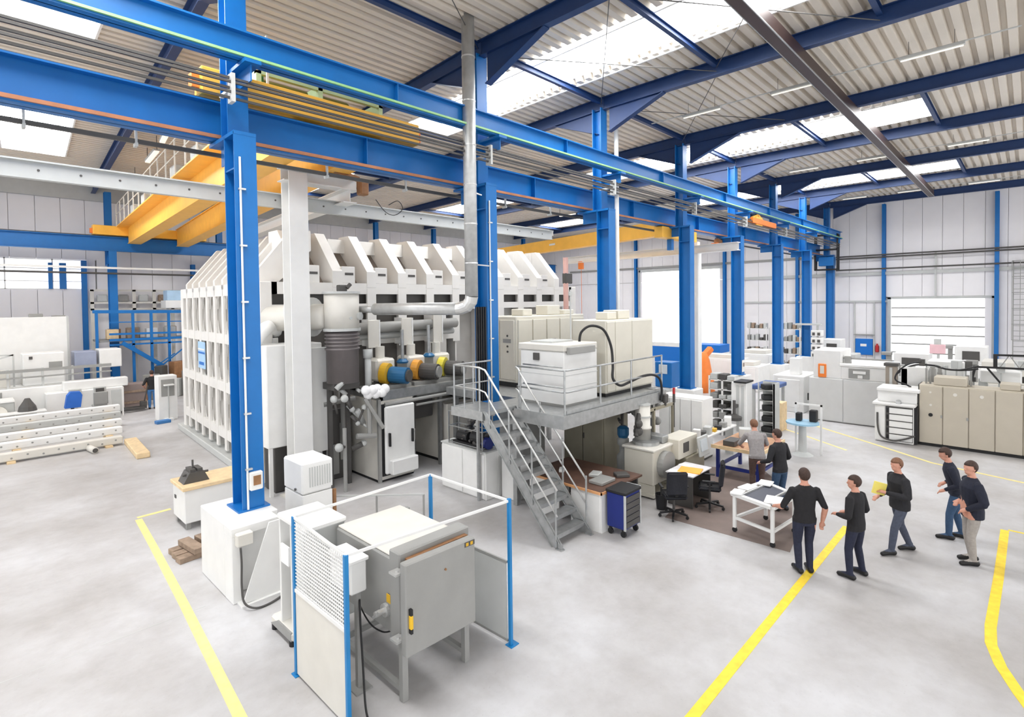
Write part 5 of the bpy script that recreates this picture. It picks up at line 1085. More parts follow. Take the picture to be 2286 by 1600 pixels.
t = thing('blue_machine', 'blue machine below the tall bright doorway', 'machine', (38, 20, 0)); part(t, 'body', MB().box(37.5, 39, 18.5, 21.5, 0, 1.2, .02), SIGNB); part(t, 'rail', MB().box(37.5, 37.6, 18.5, 21.5, 1.2, 1.5), WHITE)
for k, (x, y, w, d, h, lb) in enumerate(((29, 12.4, 1.2, 2.4, 1.5, 'white low cell wall right of the orange robot'), (28.0, 10.6, 1.6, 1.4, 1.3, 'white cabinet at the foot of the fifth column'), (31.5, 11.4, 2.0, 2.0, 1.6, 'white cabinet between the fifth and sixth columns'), (34.0, 8.0, 1.4, 1.8, 1.5, 'white cabinet in front of the seventh column'))):
    t = thing('white_cell', lb, 'cabinet', (x, y, 0)); part(t, 'body', MB().box(x, x + w, y - d / 2, y + d / 2, 0, h, .03), WHITE); part(t, 'door', MB().box(x - .03, x, y - d * .4, y + d * .1, .1, h - .1, .01), WHITE); part(t, 'top', MB().box(x + .1, x + w * .7, y - d * .3, y + d * .3, h, h + .2, .02), CREAM)
# workshop corner under and beside the platform
wc = thing('white_wall_cabinet', 'long white cabinet run standing past the end of the platform', 'cabinet', (16.2, 8.2, 0))
for k in range(4): part(wc, 'door', MB().box(15.0 + 0, 15.04, 6.9 + k * .35, 7.23 + k * .35, .1, 1.75, .008), WHITE)
part(wc, 'carcass', MB().box(15.04, 15.7, 6.88, 8.3, .05, 1.8, .015), WHITE); part(wc, 'base', MB().box(15.06, 15.7, 6.9, 8.28, 0, .05), DGREY)
sr = thing('bin_rack', 'tall white rack packed with grey and black part bins', 'shelf', (19, 7.8, 0))
SRX, SRY0, SRY1 = 18.3, 7.24, 8.15
for y in (SRY0, (SRY0 + SRY1) / 2, SRY1): part(sr, 'upright', MB().box(SRX, SRX + .05, y - .03, y + .03, 0, 2.05), WHITE)
for k in range(6):
    part(sr, 'shelf_board', MB().box(SRX, SRX + .7, SRY0, SRY1, .25 + k * .33, .28 + k * .33), WHITE)
part(sr, 'back', MB().box(SRX + .7, SRX + .72, SRY0, SRY1, 0, 2.05), MGREY)
part(sr, 'end_panel', MB().box(SRX, SRX + .7, SRY0 - .05, SRY0 - .03, 0, 2.05), WHITE)
rnd = random.Random(9)
for k in range(6):
    for q in range(3):
        y = SRY0 + .16 + q * .295; z = .28 + k * .33; hh = .14 + .08 * rnd.random()
        if (k * 3 + q) % 7 == 6: continue
        solo('part_bin', MB().cbox((SRX + .2, y, z + hh / 2), (.42, .25, hh), .02).box(SRX - .02, SRX, y - .09, y + .09, z + .02, z + hh * .6), [MGREY, LGREY, LGREY, DGREY][rnd.randrange(4)], 'part bin on the %s shelf of the tall white rack, %s' % (['lowest', 'second', 'third', 'fourth', 'fifth', 'top'][k], ['at the pillar end', 'in the middle', 'at the platform end'][q]), 'bin', 'part bins on the tall white rack')
mp = thing('machine_pillar', 'white machine pillar with a black cap right of the bin rack', 'machine', (18.1, 6.2, 0))
part(mp, 'pillar', MB().box(17.6, 18.1, 6.6, 7.1, 0, 2.0, .02), WHITE); part(mp, 'guide', MB().box(17.57, 17.6, 6.68, 6.76, .4, 1.9).box(17.57, 17.6, 6.84, 6.92, .4, 1.9), LGREY); part(mp, 'cap', MB().box(17.5, 18.15, 6.58, 6.98, 2.0, 2.05), BLACK)
part(mp, 'spindle', MB().cyl((17.35, 6.9, .95), (17.35, 6.9, 1.45), .05, 10).lathe([(.05, .8), (.22, .82), (.24, .92), (.08, 1.0)], (17.35, 6.9, 0), 14).box(17.35, 17.62, 6.85, 6.95, 1.2, 1.3), DGREY)
t = thing('dark_shelf', 'dark open shelf of tools right of the machine pillar', 'shelf', (18.9, 6.3, 0)); part(t, 'frame', MB().box(18.3, 18.34, 5.98, 6.03, 0, 1.95).box(18.3, 18.34, 6.46, 6.5, 0, 1.95).box(18.3, 18.8, 5.98, 6.02, 0, 1.95).box(18.76, 18.8, 6.0, 6.5, 0, 1.95), LGREY)
for k in range(5): part(t, 'board', MB().box(18.32, 18.78, 6.02, 6.5, .3 + k * .35, .33 + k * .35), MGREY); part(t, 'tool', MB().cbox((18.5, 6.25, .42 + k * .35), (.3, .35, .16), .02, .2 * k), BLACK)
t = thing('pedestal_machine', 'white framed bench machine with a round blue table top behind the workers', 'machine', (17.6, 5.0, 0)); part(t, 'frame', MB().box(17.9, 17.95, 4.5, 4.55, 0, 1.5).box(17.9, 17.95, 5.2, 5.25, 0, 1.5).box(17.9, 17.95, 4.5, 5.25, 1.45, 1.5), WHITE); part(t, 'table', MB().cyl((17.6, 4.95, .95), (17.6, 4.95, 1.0), .45, 20), mat('pale_blue_top', (150, 190, 214), .4)); part(t, 'pedestal', MB().lathe([(.3, 0), (.12, .1), (.1, .95)], (17.6, 4.95, 0), 14), LGREY); part(t, 'tooling', MB().box(17.7, 17.9, 4.6, 4.8, 1.0, 1.35, .02).box(17.6, 17.8, 5.0, 5.15, 1.0, 1.25, .02), BLACK)
t = thing('blue_bench_hood', 'blue topped bench with brown boxes near the aisle', 'bench', (21.5, 6.3, 0)); part(t, 'top', MB().box(20.6, 22.2, 6.8, 7.6, 1.35, 1.5, .02), mat('slate_blue_paint', (70, 96, 150), .5)); part(t, 'leg', MB().box(20.65, 20.75, 6.85, 6.95, 0, 1.35).box(22.05, 22.15, 6.85, 6.95, 0, 1.35).box(20.65, 20.75, 7.45, 7.55, 0, 1.35), LGREY); part(t, 'carton', MB().cbox((20.5, 6.55, .5), (.5, .4, 1.0), .01), PINE)
bm = thing('box_machine', 'pale grey box machine with a round side port and open base under the platform edge', 'machine', (11.7, 6.8, 0))
part(bm, 'body', MB().box(11.3, 12.3, 6.4, 7.2, .32, 1.12, .02), PUTTY)
part(bm, 'top_cover', MB().box(11.26, 12.34, 6.36, 7.24, 1.12, 1.18, .015), CREAM)
part(bm, 'base_frame', MB().box(11.3, 11.38, 6.4, 7.2, .1, .32).box(12.22, 12.3, 6.4, 7.2, .1, .32).box(11.28, 12.32, 6.38, 7.22, .04, .12), PUTTY)
part(bm, 'round_port', MB().cyl((11.78, 6.4, .75), (11.78, 6.25, .75), .32, 20), MGREY); part(bm, 'foot', MB().cyl((11.35, 6.45, 0), (11.35, 6.45, .05), .05).cyl((12.25, 6.45, 0), (12.25, 6.45, .05), .05).cyl((11.35, 7.15, 0), (11.35, 7.15, .05), .05), DGREY)
part(bm, 'top_plate', MB().cyl((11.75, 6.85, 1.18), (11.75, 6.85, 1.26), .33, 20).box(11.95, 12.25, 6.5, 7.1, 1.18, 1.36, .02), STEEL)
part(bm, 'cylinder', MB().lathe([(.2, 1.26), (.2, 1.52), (.22, 1.52), (.22, 1.56), (.19, 1.56), (.19, 2.1)], (11.85, 7.0, 0), 20), CREAM, True); part(bm, 'cylinder_ring', MB().lathe([(.21, 1.8), (.21, 1.84)], (11.85, 7.0, 0), 20).lathe([(.2, 2.1), (.2, 2.13)], (11.85, 7.0, 0), 20), LGREY)
part(bm, 'side_valves', MB().ball((11.55, 6.95, 1.5), .12).ball((11.5, 6.9, 1.7), .1).cyl((11.45, 6.95, 1.4), (11.7, 7.0, 1.9), .06).ball((12.12, 7.0, 2.0), .09).cyl((12.0, 7.0, 1.95), (12.3, 7.0, 1.9), .06), DGREY)
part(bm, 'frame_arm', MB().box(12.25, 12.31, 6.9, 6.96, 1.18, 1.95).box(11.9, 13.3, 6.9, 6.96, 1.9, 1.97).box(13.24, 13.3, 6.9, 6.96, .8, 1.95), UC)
co = thing('control_console', 'grey operator console with two screens beside the box machine', 'console', (13.0, 6.3, 0))
part(co, 'pedestal', MB().box(12.5, 13.5, 6.15, 6.65, 0, .78, .015), UC); part(co, 'desk_unit', MB().box(12.2, 13.2, 6.2, 6.7, .78, 1.28, .02), PUTTY); part(co, 'dark_screen', MB().box(12.42, 12.7, 6.185, 6.205, .92, 1.16), DGREY)
sc = part(co, 'monitor', MB().cbox((13.1, 6.0, 1.0), (.55, .06, .5), .02, 0, -.15), LGREY); part(sc, 'screen', MB().cbox((13.08, 5.965, 1.03), (.36, .015, .28), 0, 0, -.15), SCREEN)
part(co, 'signal_tower', MB().cyl((13.3, 6.9, 1.3), (13.3, 6.9, 1.97), .02, 8).cyl((13.3, 6.9, 1.97), (13.3, 6.9, 2.2), .035, 10), DGREY); part(co, 'red_lamp', MB().cyl((13.3, 6.9, 2.2), (13.3, 6.9, 2.36), .036, 10), RED)
part(co, 'top_lamp', MB().box(12.75, 12.92, 6.85, 6.95, 2.02, 2.25, .02).cyl((12.83, 6.9, 1.95), (12.83, 6.9, 2.05), .03), DGREY)
dk = thing('office_desk', 'pale desk with papers between the console and the two office chairs', 'desk', (11.85, 5.75, 0))
part(dk, 'top', MB().box(11.32, 12.3, 5.42, 6.1, .72, .75, .008), mat('pale_desk_top', (214, 212, 214), .5)); part(dk, 'leg', MB().box(11.36, 11.4, 5.46, 6.06, 0, .72), DGREY); part(dk, 'leg', MB().box(12.22, 12.26, 5.46, 6.06, 0, .72), DGREY)
solo('orange_folder', MB().cbox((11.72, 5.68, .76), (.42, .5, .02), .004, .25), mat('folder_orange', (250, 176, 66), .6), 'orange folder lying open on the desk', 'folder')
for k, (x, y, a) in enumerate(((11.48, 5.92, .3), (12.05, 5.95, -.2), (11.42, 5.6, .1))): solo('paper_sheet', MB().cbox((x, y, .7505 + .002), (.21, .3, .004), 0, a), PAPER, ['white sheet under the round machine port on the desk', 'white sheet beside the monitor on the desk', 'white sheet at the near corner of the desk'][k], 'paper')
def chair(name, label):
    t = thing(name, label, 'chair', (0, 0, 0), 0, 'office chairs at the desk', local=True); CH = mat('chair_black_cloth', (34, 35, 42), .85, var=.15, scale=20)
    part(t, 'seat', MB().cbox((0, 0, .48), (.48, .48, .1), .04), CH, True); bk = part(t, 'backrest', MB().cbox((-.26, 0, .8), (.09, .44, .52), .04, 0, 0, -.12), CH, True); part(bk, 'back_stem', MB().bar((-.2, 0, .44), (-.27, 0, .65), .06, .02), BLACK)
    for s2 in (-1, 1): part(t, 'armrest', MB().box(-.12, .16, s2 * .27 - .03, s2 * .27 + .03, .66, .69, .01).box(-.02, .02, s2 * .27 - .015, s2 * .27 + .015, .46, .67), BLACK)
    part(t, 'gas_lift', MB().cyl((0, 0, .1), (0, 0, .44), .028, 10), DGREY)
    for k in range(5):
        a = 2 * PI * k / 5 + .3; c, s3 = math.cos(a), math.sin(a)
        lg = part(t, 'base_leg', MB().bar((0, 0, .12), (.3 * c, .3 * s3, .085), .045, .035), BLACK); part(lg, 'castor', MB().cyl((.3 * c - .02 * s3, .3 * s3 + .02 * c, .033), (.3 * c + .02 * s3, .3 * s3 - .02 * c, .033), .033, 10).box(.3 * c - .012, .3 * c + .012, .3 * s3 - .012, .3 * s3 + .012, .033, .08), BLACK)
    return t
c1 = chair('office_chair', 'black office chair nearest the blue tool cart'); c1.location = (10.72, 5.58, 0.006); c1.rotation_euler = (0, 0, .75)
dup(c1, (11.72, 5.22, 0.006), 2.0, 'black office chair turned sideways beside the white table trolley')
wb = thing('bin', 'small black waste bin beside the box machine', 'bin', (10.95, 6.1, 0)); part(wb, 'shell', MB().lathe([(.11, .006), (.14, .34), (.13, .34), (.1, .03)], (10.95, 6.0, 0), 14), BLACK)
solo('floor_mat', MB().add([(x, y, z) for z in (0, .006) for x, y in ((10.55, 5.7), (10.62, 3.2), (13.2, 3.6), (15.2, 5.2), (14.6, 6.6), (12.6, 6.1))], [tuple(range(6))[::-1], tuple(range(6, 12))] + [(i, (i + 1) % 6, 6 + (i + 1) % 6, 6 + i) for i in range(6)]), mat('mat_taupe', (128, 114, 108), .8, var=.12, scale=2), 'worn taupe floor mat under the chairs and the table trolley', 'mat')
tt = thing('table_trolley', 'white table trolley on castors with papers and a dark slot down its middle', 'trolley', (11.2, 3.9, 0.006))
TA, TB, TC_, TD = Vector((10.45, 3.42, 0)), Vector((10.72, 4.36, 0)), Vector((12.0, 4.12, 0)), Vector((11.5, 3.3, 0))
for p in (Vector((10.6, 3.5, 0)), Vector((10.82, 4.3, 0)), Vector((11.85, 4.05, 0)), Vector((11.55, 3.4, 0))):
    lg = part(tt, 'leg', MB().box(p.x - .03, p.x + .03, p.y - .03, p.y + .03, .1, .76), WHITE); part(lg, 'castor', MB().cyl((p.x - .015, p.y, .056), (p.x + .015, p.y, .056), .05, 12).box(p.x - .02, p.x + .02, p.y - .02, p.y + .02, .06, .12), BLACK)
part(tt, 'top_frame', MB().bar((10.55, 3.5, .78), (10.8, 4.34, .78), .1, .06).bar((11.5, 3.35, .78), (11.9, 4.1, .78), .1, .06).bar((10.55, 3.48, .78), (11.5, 3.36, .78), .1, .06).bar((10.8, 4.34, .78), (11.9, 4.1, .78), .1, .06), WHITE)
part(tt, 'dark_tray', MB().bar((10.66, 3.88, .785), (11.72, 3.74, .785), .5, .02), mat('slate_top', (72, 76, 88), .5)); part(tt, 'tray_rail', MB().bar((10.7, 4.14, .81), (11.85, 3.98, .81), .03, .03).bar((10.66, 3.66, .81), (11.66, 3.54, .81), .03, .03), ALU)
part(tt, 'lower_brace', MB().bar((10.6, 3.5, .3), (10.82, 4.3, .3), .05, .05).bar((10.82, 4.3, .3), (11.85, 4.05, .3), .05, .05).bar((10.6, 3.5, .3), (11.55, 3.4, .3), .05, .05), WHITE)
for k, (x, y, a, s2) in enumerate(((10.85, 3.56, .2, (.42, .3)), (10.83, 4.24, .1, (.3, .22)), (11.25, 4.2, -.2, (.36, .24)), (11.75, 4.02, .1, (.34, .26)))): solo('paper_stack', MB().cbox((x, y, .815 + .012), (s2[0], s2[1], .025), .003, a), PAPER, ['thick white paper pad at the near end of the table trolley', 'white paper pad at the left corner of the table trolley', 'white sheets along the far edge of the table trolley', 'white papers at the far corner of the table trolley'][k], 'paper')
wbn = thing('workbench', 'brown wooden workbench on blue legs beside the standing workers', 'bench', (14.6, 5.5, 0))
part(wbn, 'top', MB().box(13.85, 15.6, 4.85, 6.1, .8, .86, .006), mat('bench_wood', (176, 132, 96), .55, var=.2, scale=4)); part(wbn, 'edge', MB().box(13.83, 15.62, 4.83, 4.86, .78, .87).box(13.83, 13.86, 4.83, 6.12, .78, .87), PINE)
for x in (13.95, 15.45):
    for y in (4.95, 5.98): part(wbn, 'leg', MB().box(x - .04, x + .04, y - .04, y + .04, 0, .8), NAVYB)
part(wbn, 'stretcher', MB().bar((13.95, 4.95, .3), (13.95, 5.98, .3), .05, .08).bar((13.95, 4.95, .3), (15.45, 4.95, .3), .05, .08).bar((13.95, 5.98, .3), (15.45, 5.98, .3), .05, .08), NAVYB)
for k, (x, y, s2, mm, lb) in enumerate(((14.2, 5.7, (.5, .3, .14), DGREY, 'dark tool case on the wooden workbench'), (14.8, 5.5, (.4, .3, .03), PAPER, 'white drawing lying on the wooden workbench'), (15.2, 5.75, (.3, .3, .25), LGREY, 'pale grey instrument at the back of the wooden workbench'), (14.4, 5.1, (.3, .2, .06), BROWN, 'brown block at the front of the wooden workbench'))): solo('bench_item', MB().cbox((x, y, .86 + s2[2] / 2), s2, .01, .2 * k), mm, lb, 'tool')
wt = thing('white_table', 'long white side table with small instruments behind the console', 'table', (14.9, 6.5, 0)); part(wt, 'top', MB().box(13.9, 16.4, 6.45, 6.8, .85, .9, .008), WHITE)
for x in (14.0, 16.3): part(wt, 'leg', MB().box(x - .03, x + .03, 6.5, 6.75, 0, .85), LGREY)
rnd = random.Random(21)
for k in range(7):
    w = .12 + rnd.random() * .18; h = .1 + rnd.random() * .22; x = 14.05 + k * .35
    solo('instrument', MB().cbox((x, 6.62, .9 + h / 2), (w, .2, h), .015, rnd.random() * .4), [WHITE, DGREY, LGREY, PUMPY, BLACK, MGREY, WHITE][k], ['white instrument at the left end of the long side table', 'dark instrument second on the long side table', 'pale instrument third on the long side table', 'yellow instrument in the middle of the long side table', 'black instrument right of the yellow one', 'grey instrument second from the right end of the side table', 'white instrument at the right end of the long side table'][k], 'instrument')
# ---------------------------------------------------------------- chamber bay: machines and stock at the left
for k, (y, x1, h, mm, lb) in enumerate(((22.55, 3.9, .3, CREAM, 'nearest long perforated rail, lying on pale timber'), (23.7, 4.1, .42, WHITE, 'second long perforated white rail of the stock'), (24.9, 4.3, .5, WHITE, 'third long perforated white rail of the stock'), (26.2, 4.5, .58, LGREY, 'fourth long rail of the stock with a pale green tint'), (27.5, 4.7, .66, WHITE, 'rearmost long perforated rail of the stock'))):
    t = thing('stock_rail', lb, 'rail', (0, y, 0), group='long perforated rails on the floor')
    part(t, 'bar', MB().box(-7, x1, y - .15, y + .15, h - .24, h, .02), mm)
    ho = MB()
    for q in range(28): ho.cyl((x1 - .2 - q * .37, y - .15, h - .1 - .06 * (q % 2)), (x1 - .2 - q * .37, y - .158, h - .1 - .06 * (q % 2)), .03, 8)
    part(t, 'hole', ho, MGREY)
    for q in range(4): part(t, 'bearer', MB().box(x1 - .5 - q * 2.4, x1 - .3 - q * 2.4, y - .3, y + .3, 0, h - .24), PINE)
solo('timber_beam', MB().cbox((4.05, 21.2, .09), (.36, 2.6, .18), .02, -.06), PINE, 'single pale timber beam lying alone on the floor', 'timber')
t = thing('pipe_offcut', 'short pale pipe offcut with a dark open end on the floor', 'pipe', (3.05, 21.8, 0)); part(t, 'tube', MB().cyl((2.98, 22.3, .1), (3.05, 21.75, .1), .1, 14), CREAM, True); part(t, 'dark_end', MB().cyl((3.05, 21.752, .1), (3.051, 21.745, .1), .075, 14), DGREY)
lm = thing('long_machine', 'very long white machine along the back of the chamber bay', 'machine', (0, 31, 0))
part(lm, 'bed', MB().box(-7, 5.3, 30.6, 32.2, 0, 1.35, .03), WHITE); part(lm, 'upper_housing', MB().box(-7, 1.6, 31.4, 32.6, 1.35, 2.0, .03), CREAM)
part(lm, 'grey_rail', MB().box(-7, 5.0, 30.75, 30.85, 2.0, 2.12).box(-7, 5.0, 30.7, 30.9, 1.75, 1.8), MGREY)
for x in (-3, -1, .6, 1.5, 2.6, 3.6, 4.6): part(lm, 'rail_post', MB().box(x - .04, x + .04, 30.76, 30.84, 1.3, 2.15), LGREY)
part(lm, 'head', MB().box(2.0, 3.4, 31.2, 32.4, 1.35, 2.75, .04), WHITE); hd = [c for c in lm.children if c.name.startswith('head')][-1]; part(hd, 'window', MB().box(2.85, 3.3, 31.17, 31.21, 2.0, 2.35, .01), MGREY); part(hd, 'knob', MB().box(2.2, 2.32, 31.17, 31.21, 2.5, 2.62), DGREY)
part(lm, 'blue_head', MB().box(3.75, 4.55, 31.3, 32.4, 2.0, 2.7, .03), mat('slate_grey_blue', (150, 158, 180), .5)); part(lm, 'white_head', MB().box(4.65, 5.5, 31.3, 32.4, 1.9, 2.75, .03), WHITE)
part(lm, 'dark_opening', MB().box(-.2, 1.3, 30.57, 30.62, .95, 1.25, .01), MGREY); part(lm, 'spindle', MB().cyl((.7, 30.6, 1.1), (.7, 30.4, 1.1), .2, 14), CREAM)
t = thing('white_guard_frame', 'white diagonal braced guard frame on the long machine', 'frame', (0, 31, 2)); part(t, 'frame_bar', MB().bar((-.4, 31, 2.75), (1.7, 31, 2.75), .06, .06).bar((-.4, 31, 2.1), (1.7, 31, 2.75), .06, .06).box(-.43, -.37, 30.97, 31.03, 1.4, 2.78).box(1.67, 1.73, 30.97, 31.03, 1.4, 2.78), LGREY)
bp_ = thing('white_booth', 'big plain white booth in front of the back wall', 'booth', (1, 33.4, 0)); part(bp_, 'booth_wall', MB().box(-7, 3.75, 33.2, 34.2, 0, 4.3, .03), WHITE); part(bp_, 'corner_post', MB().box(3.72, 3.8, 33.17, 33.25, 0, 4.32), LGREY); part(bp_, 'top_fitting', MB().box(2.4, 2.9, 33.4, 33.7, 4.3, 4.45, .02).box(3.2, 3.7, 33.3, 33.5, 4.3, 4.36), MGREY)
t = thing('white_desk_machine', 'white cabinet machine with a round cream drum in front of the long machine', 'machine', (1.2, 29.2, 0)); part(t, 'body', MB().box(-1.5, 1.6, 29.2, 30.2, 0, 1.0, .03), LGREY); part(t, 'drum', MB().cyl((1.1, 29.2, .6), (1.1, 29.05, .6), .28, 20), CREAM); part(t, 'top', MB().box(-1.5, 1.6, 29.1, 30.2, 1.0, 1.06), WHITE)
t = thing('casting', 'pointed dark grey casting standing on a small white table', 'part', (1.95, 28.9, .62)); part(t, 'cone', MB().lathe([(.3, .62), (.26, .8), (.14, 1.0), (.08, 1.12)], (1.95, 28.9, 0), 12), DGREY)
t = thing('small_table', 'small white table carrying the dark grey casting', 'table', (1.9, 28.9, 0)); part(t, 'top', MB().box(.4, 2.5, 28.5, 29.1, .56, .62, .01), WHITE); part(t, 'leg', MB().box(1.6, 2.2, 28.6, 29.0, 0, .56).box(.5, .56, 28.6, 29.0, 0, .56), LGREY)
t = thing('white_long_cabinet', 'low white cabinet row with two grey screens beside the aisle', 'cabinet', (4.0, 30, 0)); part(t, 'body', MB().box(2.6, 5.3, 29.9, 30.55, 0, 1.1, .03), WHITE); part(t, 'top_step', MB().box(3.2, 5.5, 30.1, 30.58, 1.1, 1.5, .03), WHITE)
for k, x in enumerate((3.55, 4.4)):
    t = thing('monitor', ['pale monitor on the low white cabinet above the blue chair', 'dark screened monitor on the low white cabinet'][k], 'monitor', (x, 29.7, .75)); part(t, 'casing', MB().box(x - .22, x + .22, 29.75, 29.88, .85, 1.2, .015), LGREY); part(t, 'screen', MB().box(x - .15, x + .15, 29.735, 29.755, .92, 1.14), [MGREY, DGREY][k]); part(t, 'stand', MB().box(x - .06, x + .06, 29.72, 29.86, .0, .86), LGREY)
t = thing('blue_cover', 'bright blue fabric cover over a stand in front of the monitors', 'cover', (3.3, 27.9, 0)); part(t, 'cloth', MB().prism([(3.0, .66), (3.08, 1.16), (3.2, 1.3), (3.5, 1.28), (3.56, 1.15), (3.5, .66)], 'y', 27.95, 28.3), mat('bright_blue_cloth', (44, 102, 190), .8)); part(t, 'stand', MB().box(3.2, 3.3, 28.05, 28.15, 0, .7), DGREY)
t = thing('grey_chair', 'dark grey office chair beside the bright blue cover', 'chair', (4.3, 28.9, 0)); part(t, 'seat', MB().cbox((4.25, 28.9, .5), (.5, .5, .1), .03), MGREY); part(t, 'backrest', MB().cbox((4.25, 28.6, .85), (.5, .08, .55), .03), MGREY); part(t, 'base', MB().cyl((4.25, 28.9, .06), (4.25, 28.9, .46), .04, 8).bar((4.0, 28.9, .05), (4.5, 28.9, .05), .05, .05).bar((4.25, 28.65, .05), (4.25, 29.15, .05), .05, .05), BLACK)
t = thing('white_post_rail', 'thin white barrier post with glass grey panel at the aisle', 'barrier', (4.9, 29, 0)); part(t, 'post', MB().box(4.97, 5.03, 28.5, 28.56, 0, 1.25), WHITE); part(t, 'panel', MB().box(4.6, 4.97, 28.51, 28.54, .2, 1.15), LGREY)
t = thing('pallet_truck', 'dark low pallet truck parked beside the worker at the back', 'truck', (5.4, 29.3, 0)); part(t, 'fork', MB().box(4.9, 5.9, 29.0, 29.2, .08, .18).box(4.9, 5.9, 29.4, 29.6, .08, .18), DGREY); part(t, 'handle', MB().bar((5.9, 29.3, .2), (6.1, 29.3, 1.1), .05, .05).box(5.8, 6.0, 29.1, 29.5, .1, .4), DGREY); part(t, 'wheel', MB().cyl((5.0, 29.1, .06), (5.0, 29.16, .06), .06).cyl((5.0, 29.44, .06), (5.0, 29.5, .06), .06), BLACK)
t = thing('brown_crate', 'dull brown crate in front of the worker at the back', 'crate', (5.8, 30.6, 0)); part(t, 'crate_body', MB().box(5.35, 6.25, 30.4, 31.2, 0, 1.1, .02), mat('dull_taupe', (140, 126, 122), .7)); part(t, 'slat', MB().box(5.33, 6.27, 30.37, 30.4, .2, .3).box(5.33, 6.27, 30.37, 30.4, .7, .8), WORN)
t = thing('white_terminal', 'white terminal cabinet with a dark window near the chamber end', 'cabinet', (6.0, 25.8, 0)); part(t, 'body', MB().box(5.72, 6.4, 25.8, 26.4, 0, 1.85, .02), WHITE); part(t, 'window', MB().box(5.82, 6.3, 25.78, 25.81, 1.0, 1.7, .01), MGREY); part(t, 'shelf', MB().box(5.9, 6.25, 25.6, 25.8, 1.45, 1.5), WHITE); part(t, 'pole', MB().box(6.03, 6.07, 25.65, 25.69, .1, 1.45), LGREY); part(t, 'foot', MB().box(5.9, 6.2, 25.55, 25.8, 0, .1), WHITE)
solo('blue_block', MB().cbox((5.75, 25.35, .06), (.5, .3, .12), .01, .1), mat('mid_blue_block', (60, 120, 180), .5), 'small blue block on the floor before the white terminal', 'block')
mz = thing('blue_mezzanine', 'blue steel storage mezzanine with braces at the back of the chamber bay', 'rack', (6.6, 33.8, 0))
part(mz, 'upper_beam', MB().bar((4.75, 33.5, 4.5), (9.2, 33.5, 4.42), .12, .16), SHADEBLUE if False else BLUE); part(mz, 'lower_beam', MB().bar((5.4, 33.5, 3.35), (9.2, 33.5, 3.3), .12, .1).bar((5.4, 33.5, 3.05), (9.2, 33.5, 3.02), .12, .12).bar((5.4, 33.5, 2.8), (9.2, 33.5, 2.78), .1, .08), BLUE)
for x in (4.9, 6.4, 7.2, 8.0, 8.9): part(mz, 'upright', MB().box(x - .06, x + .06, 33.45, 33.55, 0, 4.5), BLUE)
part(mz, 'deck', MB().box(5.0, 9.2, 33.6, 35.4, 2.95, 3.05), MGREY); part(mz, 'mid_rail', MB().bar((5.4, 33.5, 3.95), (9.2, 33.5, 3.9), .05, .05), BLUE)
part(mz, 'brace', MB().bar((5.9, 33.35, 2.9), (7.6, 33.35, 1.6), .12, .2).bar((7.6, 33.3, 1.6), (8.8, 33.3, 2.6), .06, .06).bar((7.2, 33.3, 1.5), (8.2, 33.3, 2.2), .05, .05), BLUE)
rnd = random.Random(31)
for k in range(8):
    x = 5.6 + (k % 4) * .85; z = 3.05 + (k // 4) * .0
    solo('stored_box', MB().cbox((x + .2 * (k // 4), 34.0 + .7 * (k // 4), z + .28), (.5, .45, .5 + .1 * (k % 2)), .02), [PINE, WORN, WHITE, LGREY, BROWN, MGREY, CREAM, WORN][k], ['pale timber box at the left of the mezzanine deck', 'brownish box second on the mezzanine deck', 'white box third on the mezzanine deck', 'pale grey box at the right of the mezzanine deck', 'brown box at the back left of the mezzanine deck', 'grey box at the back of the mezzanine deck', 'cream box behind the white one on the mezzanine', 'weathered box at the back right of the mezzanine'][k], 'box')
for k in range(12):
    x = 5.5 + k * .28; y = 32.2 + rnd.random() * 1.0; h = .5 + rnd.random() * 1.3
    solo('stored_part', MB().cbox((x, y, h / 2), (.3 + .4 * rnd.random(), .3 + .3 * rnd.random(), h), .03, rnd.random()), [MGREY, DGREY, TEAL, LGREY, BROWN, MGREY][k % 6], '%s machine part stored under the blue mezzanine, %s along from the aisle' % (['grey', 'dark', 'teal', 'pale', 'brown', 'grey'][k % 6], (ORD + ['ninth', 'tenth', 'eleventh', 'twelfth'])[k]), 'part', 'machine parts stored under the mezzanine')
br = thing('pale_rack', 'pale racking with framed bays above the mezzanine against the back wall', 'shelf', (7, 36, 0))
for x in (5.1, 6.0, 6.95, 7.9, 8.8, 9.7): part(br, 'upright', MB().box(x - .08, x + .08, 35.9, 36.0, 0, 5.66), CREAM)
for z in (4.6, 4.95, 5.62): part(br, 'beam', MB().box(5.0, 9.8, 35.9, 36.0, z - .05, z + .05), CREAM)
for k in range(5): part(br, 'stored_reel', MB().cbox((5.55 + k * .93, 36.05, 5.2), (.45, .3, .4), .05), [LGREY, MGREY, LGREY, WORN, LGREY][k])
t = thing('white_air_duct', 'white and pale blue unit on top of the pale racking beside the chamber', 'unit', (8.8, 34.5, 4.55)); part(t, 'body', MB().box(8.0, 9.4, 34.0, 35.0, 4.62, 5.05, .02), WHITE); part(t, 'blue_top', MB().box(8.1, 9.4, 34.1, 34.9, 5.05, 5.6, .02), mat('pale_blue_unit', (170, 200, 226), .5)); part(t, 'bracket', MB().box(8.1, 8.2, 34.2, 34.3, 3.05, 4.62).box(9.1, 9.2, 34.2, 34.3, 3.05, 4.62), LGREY)
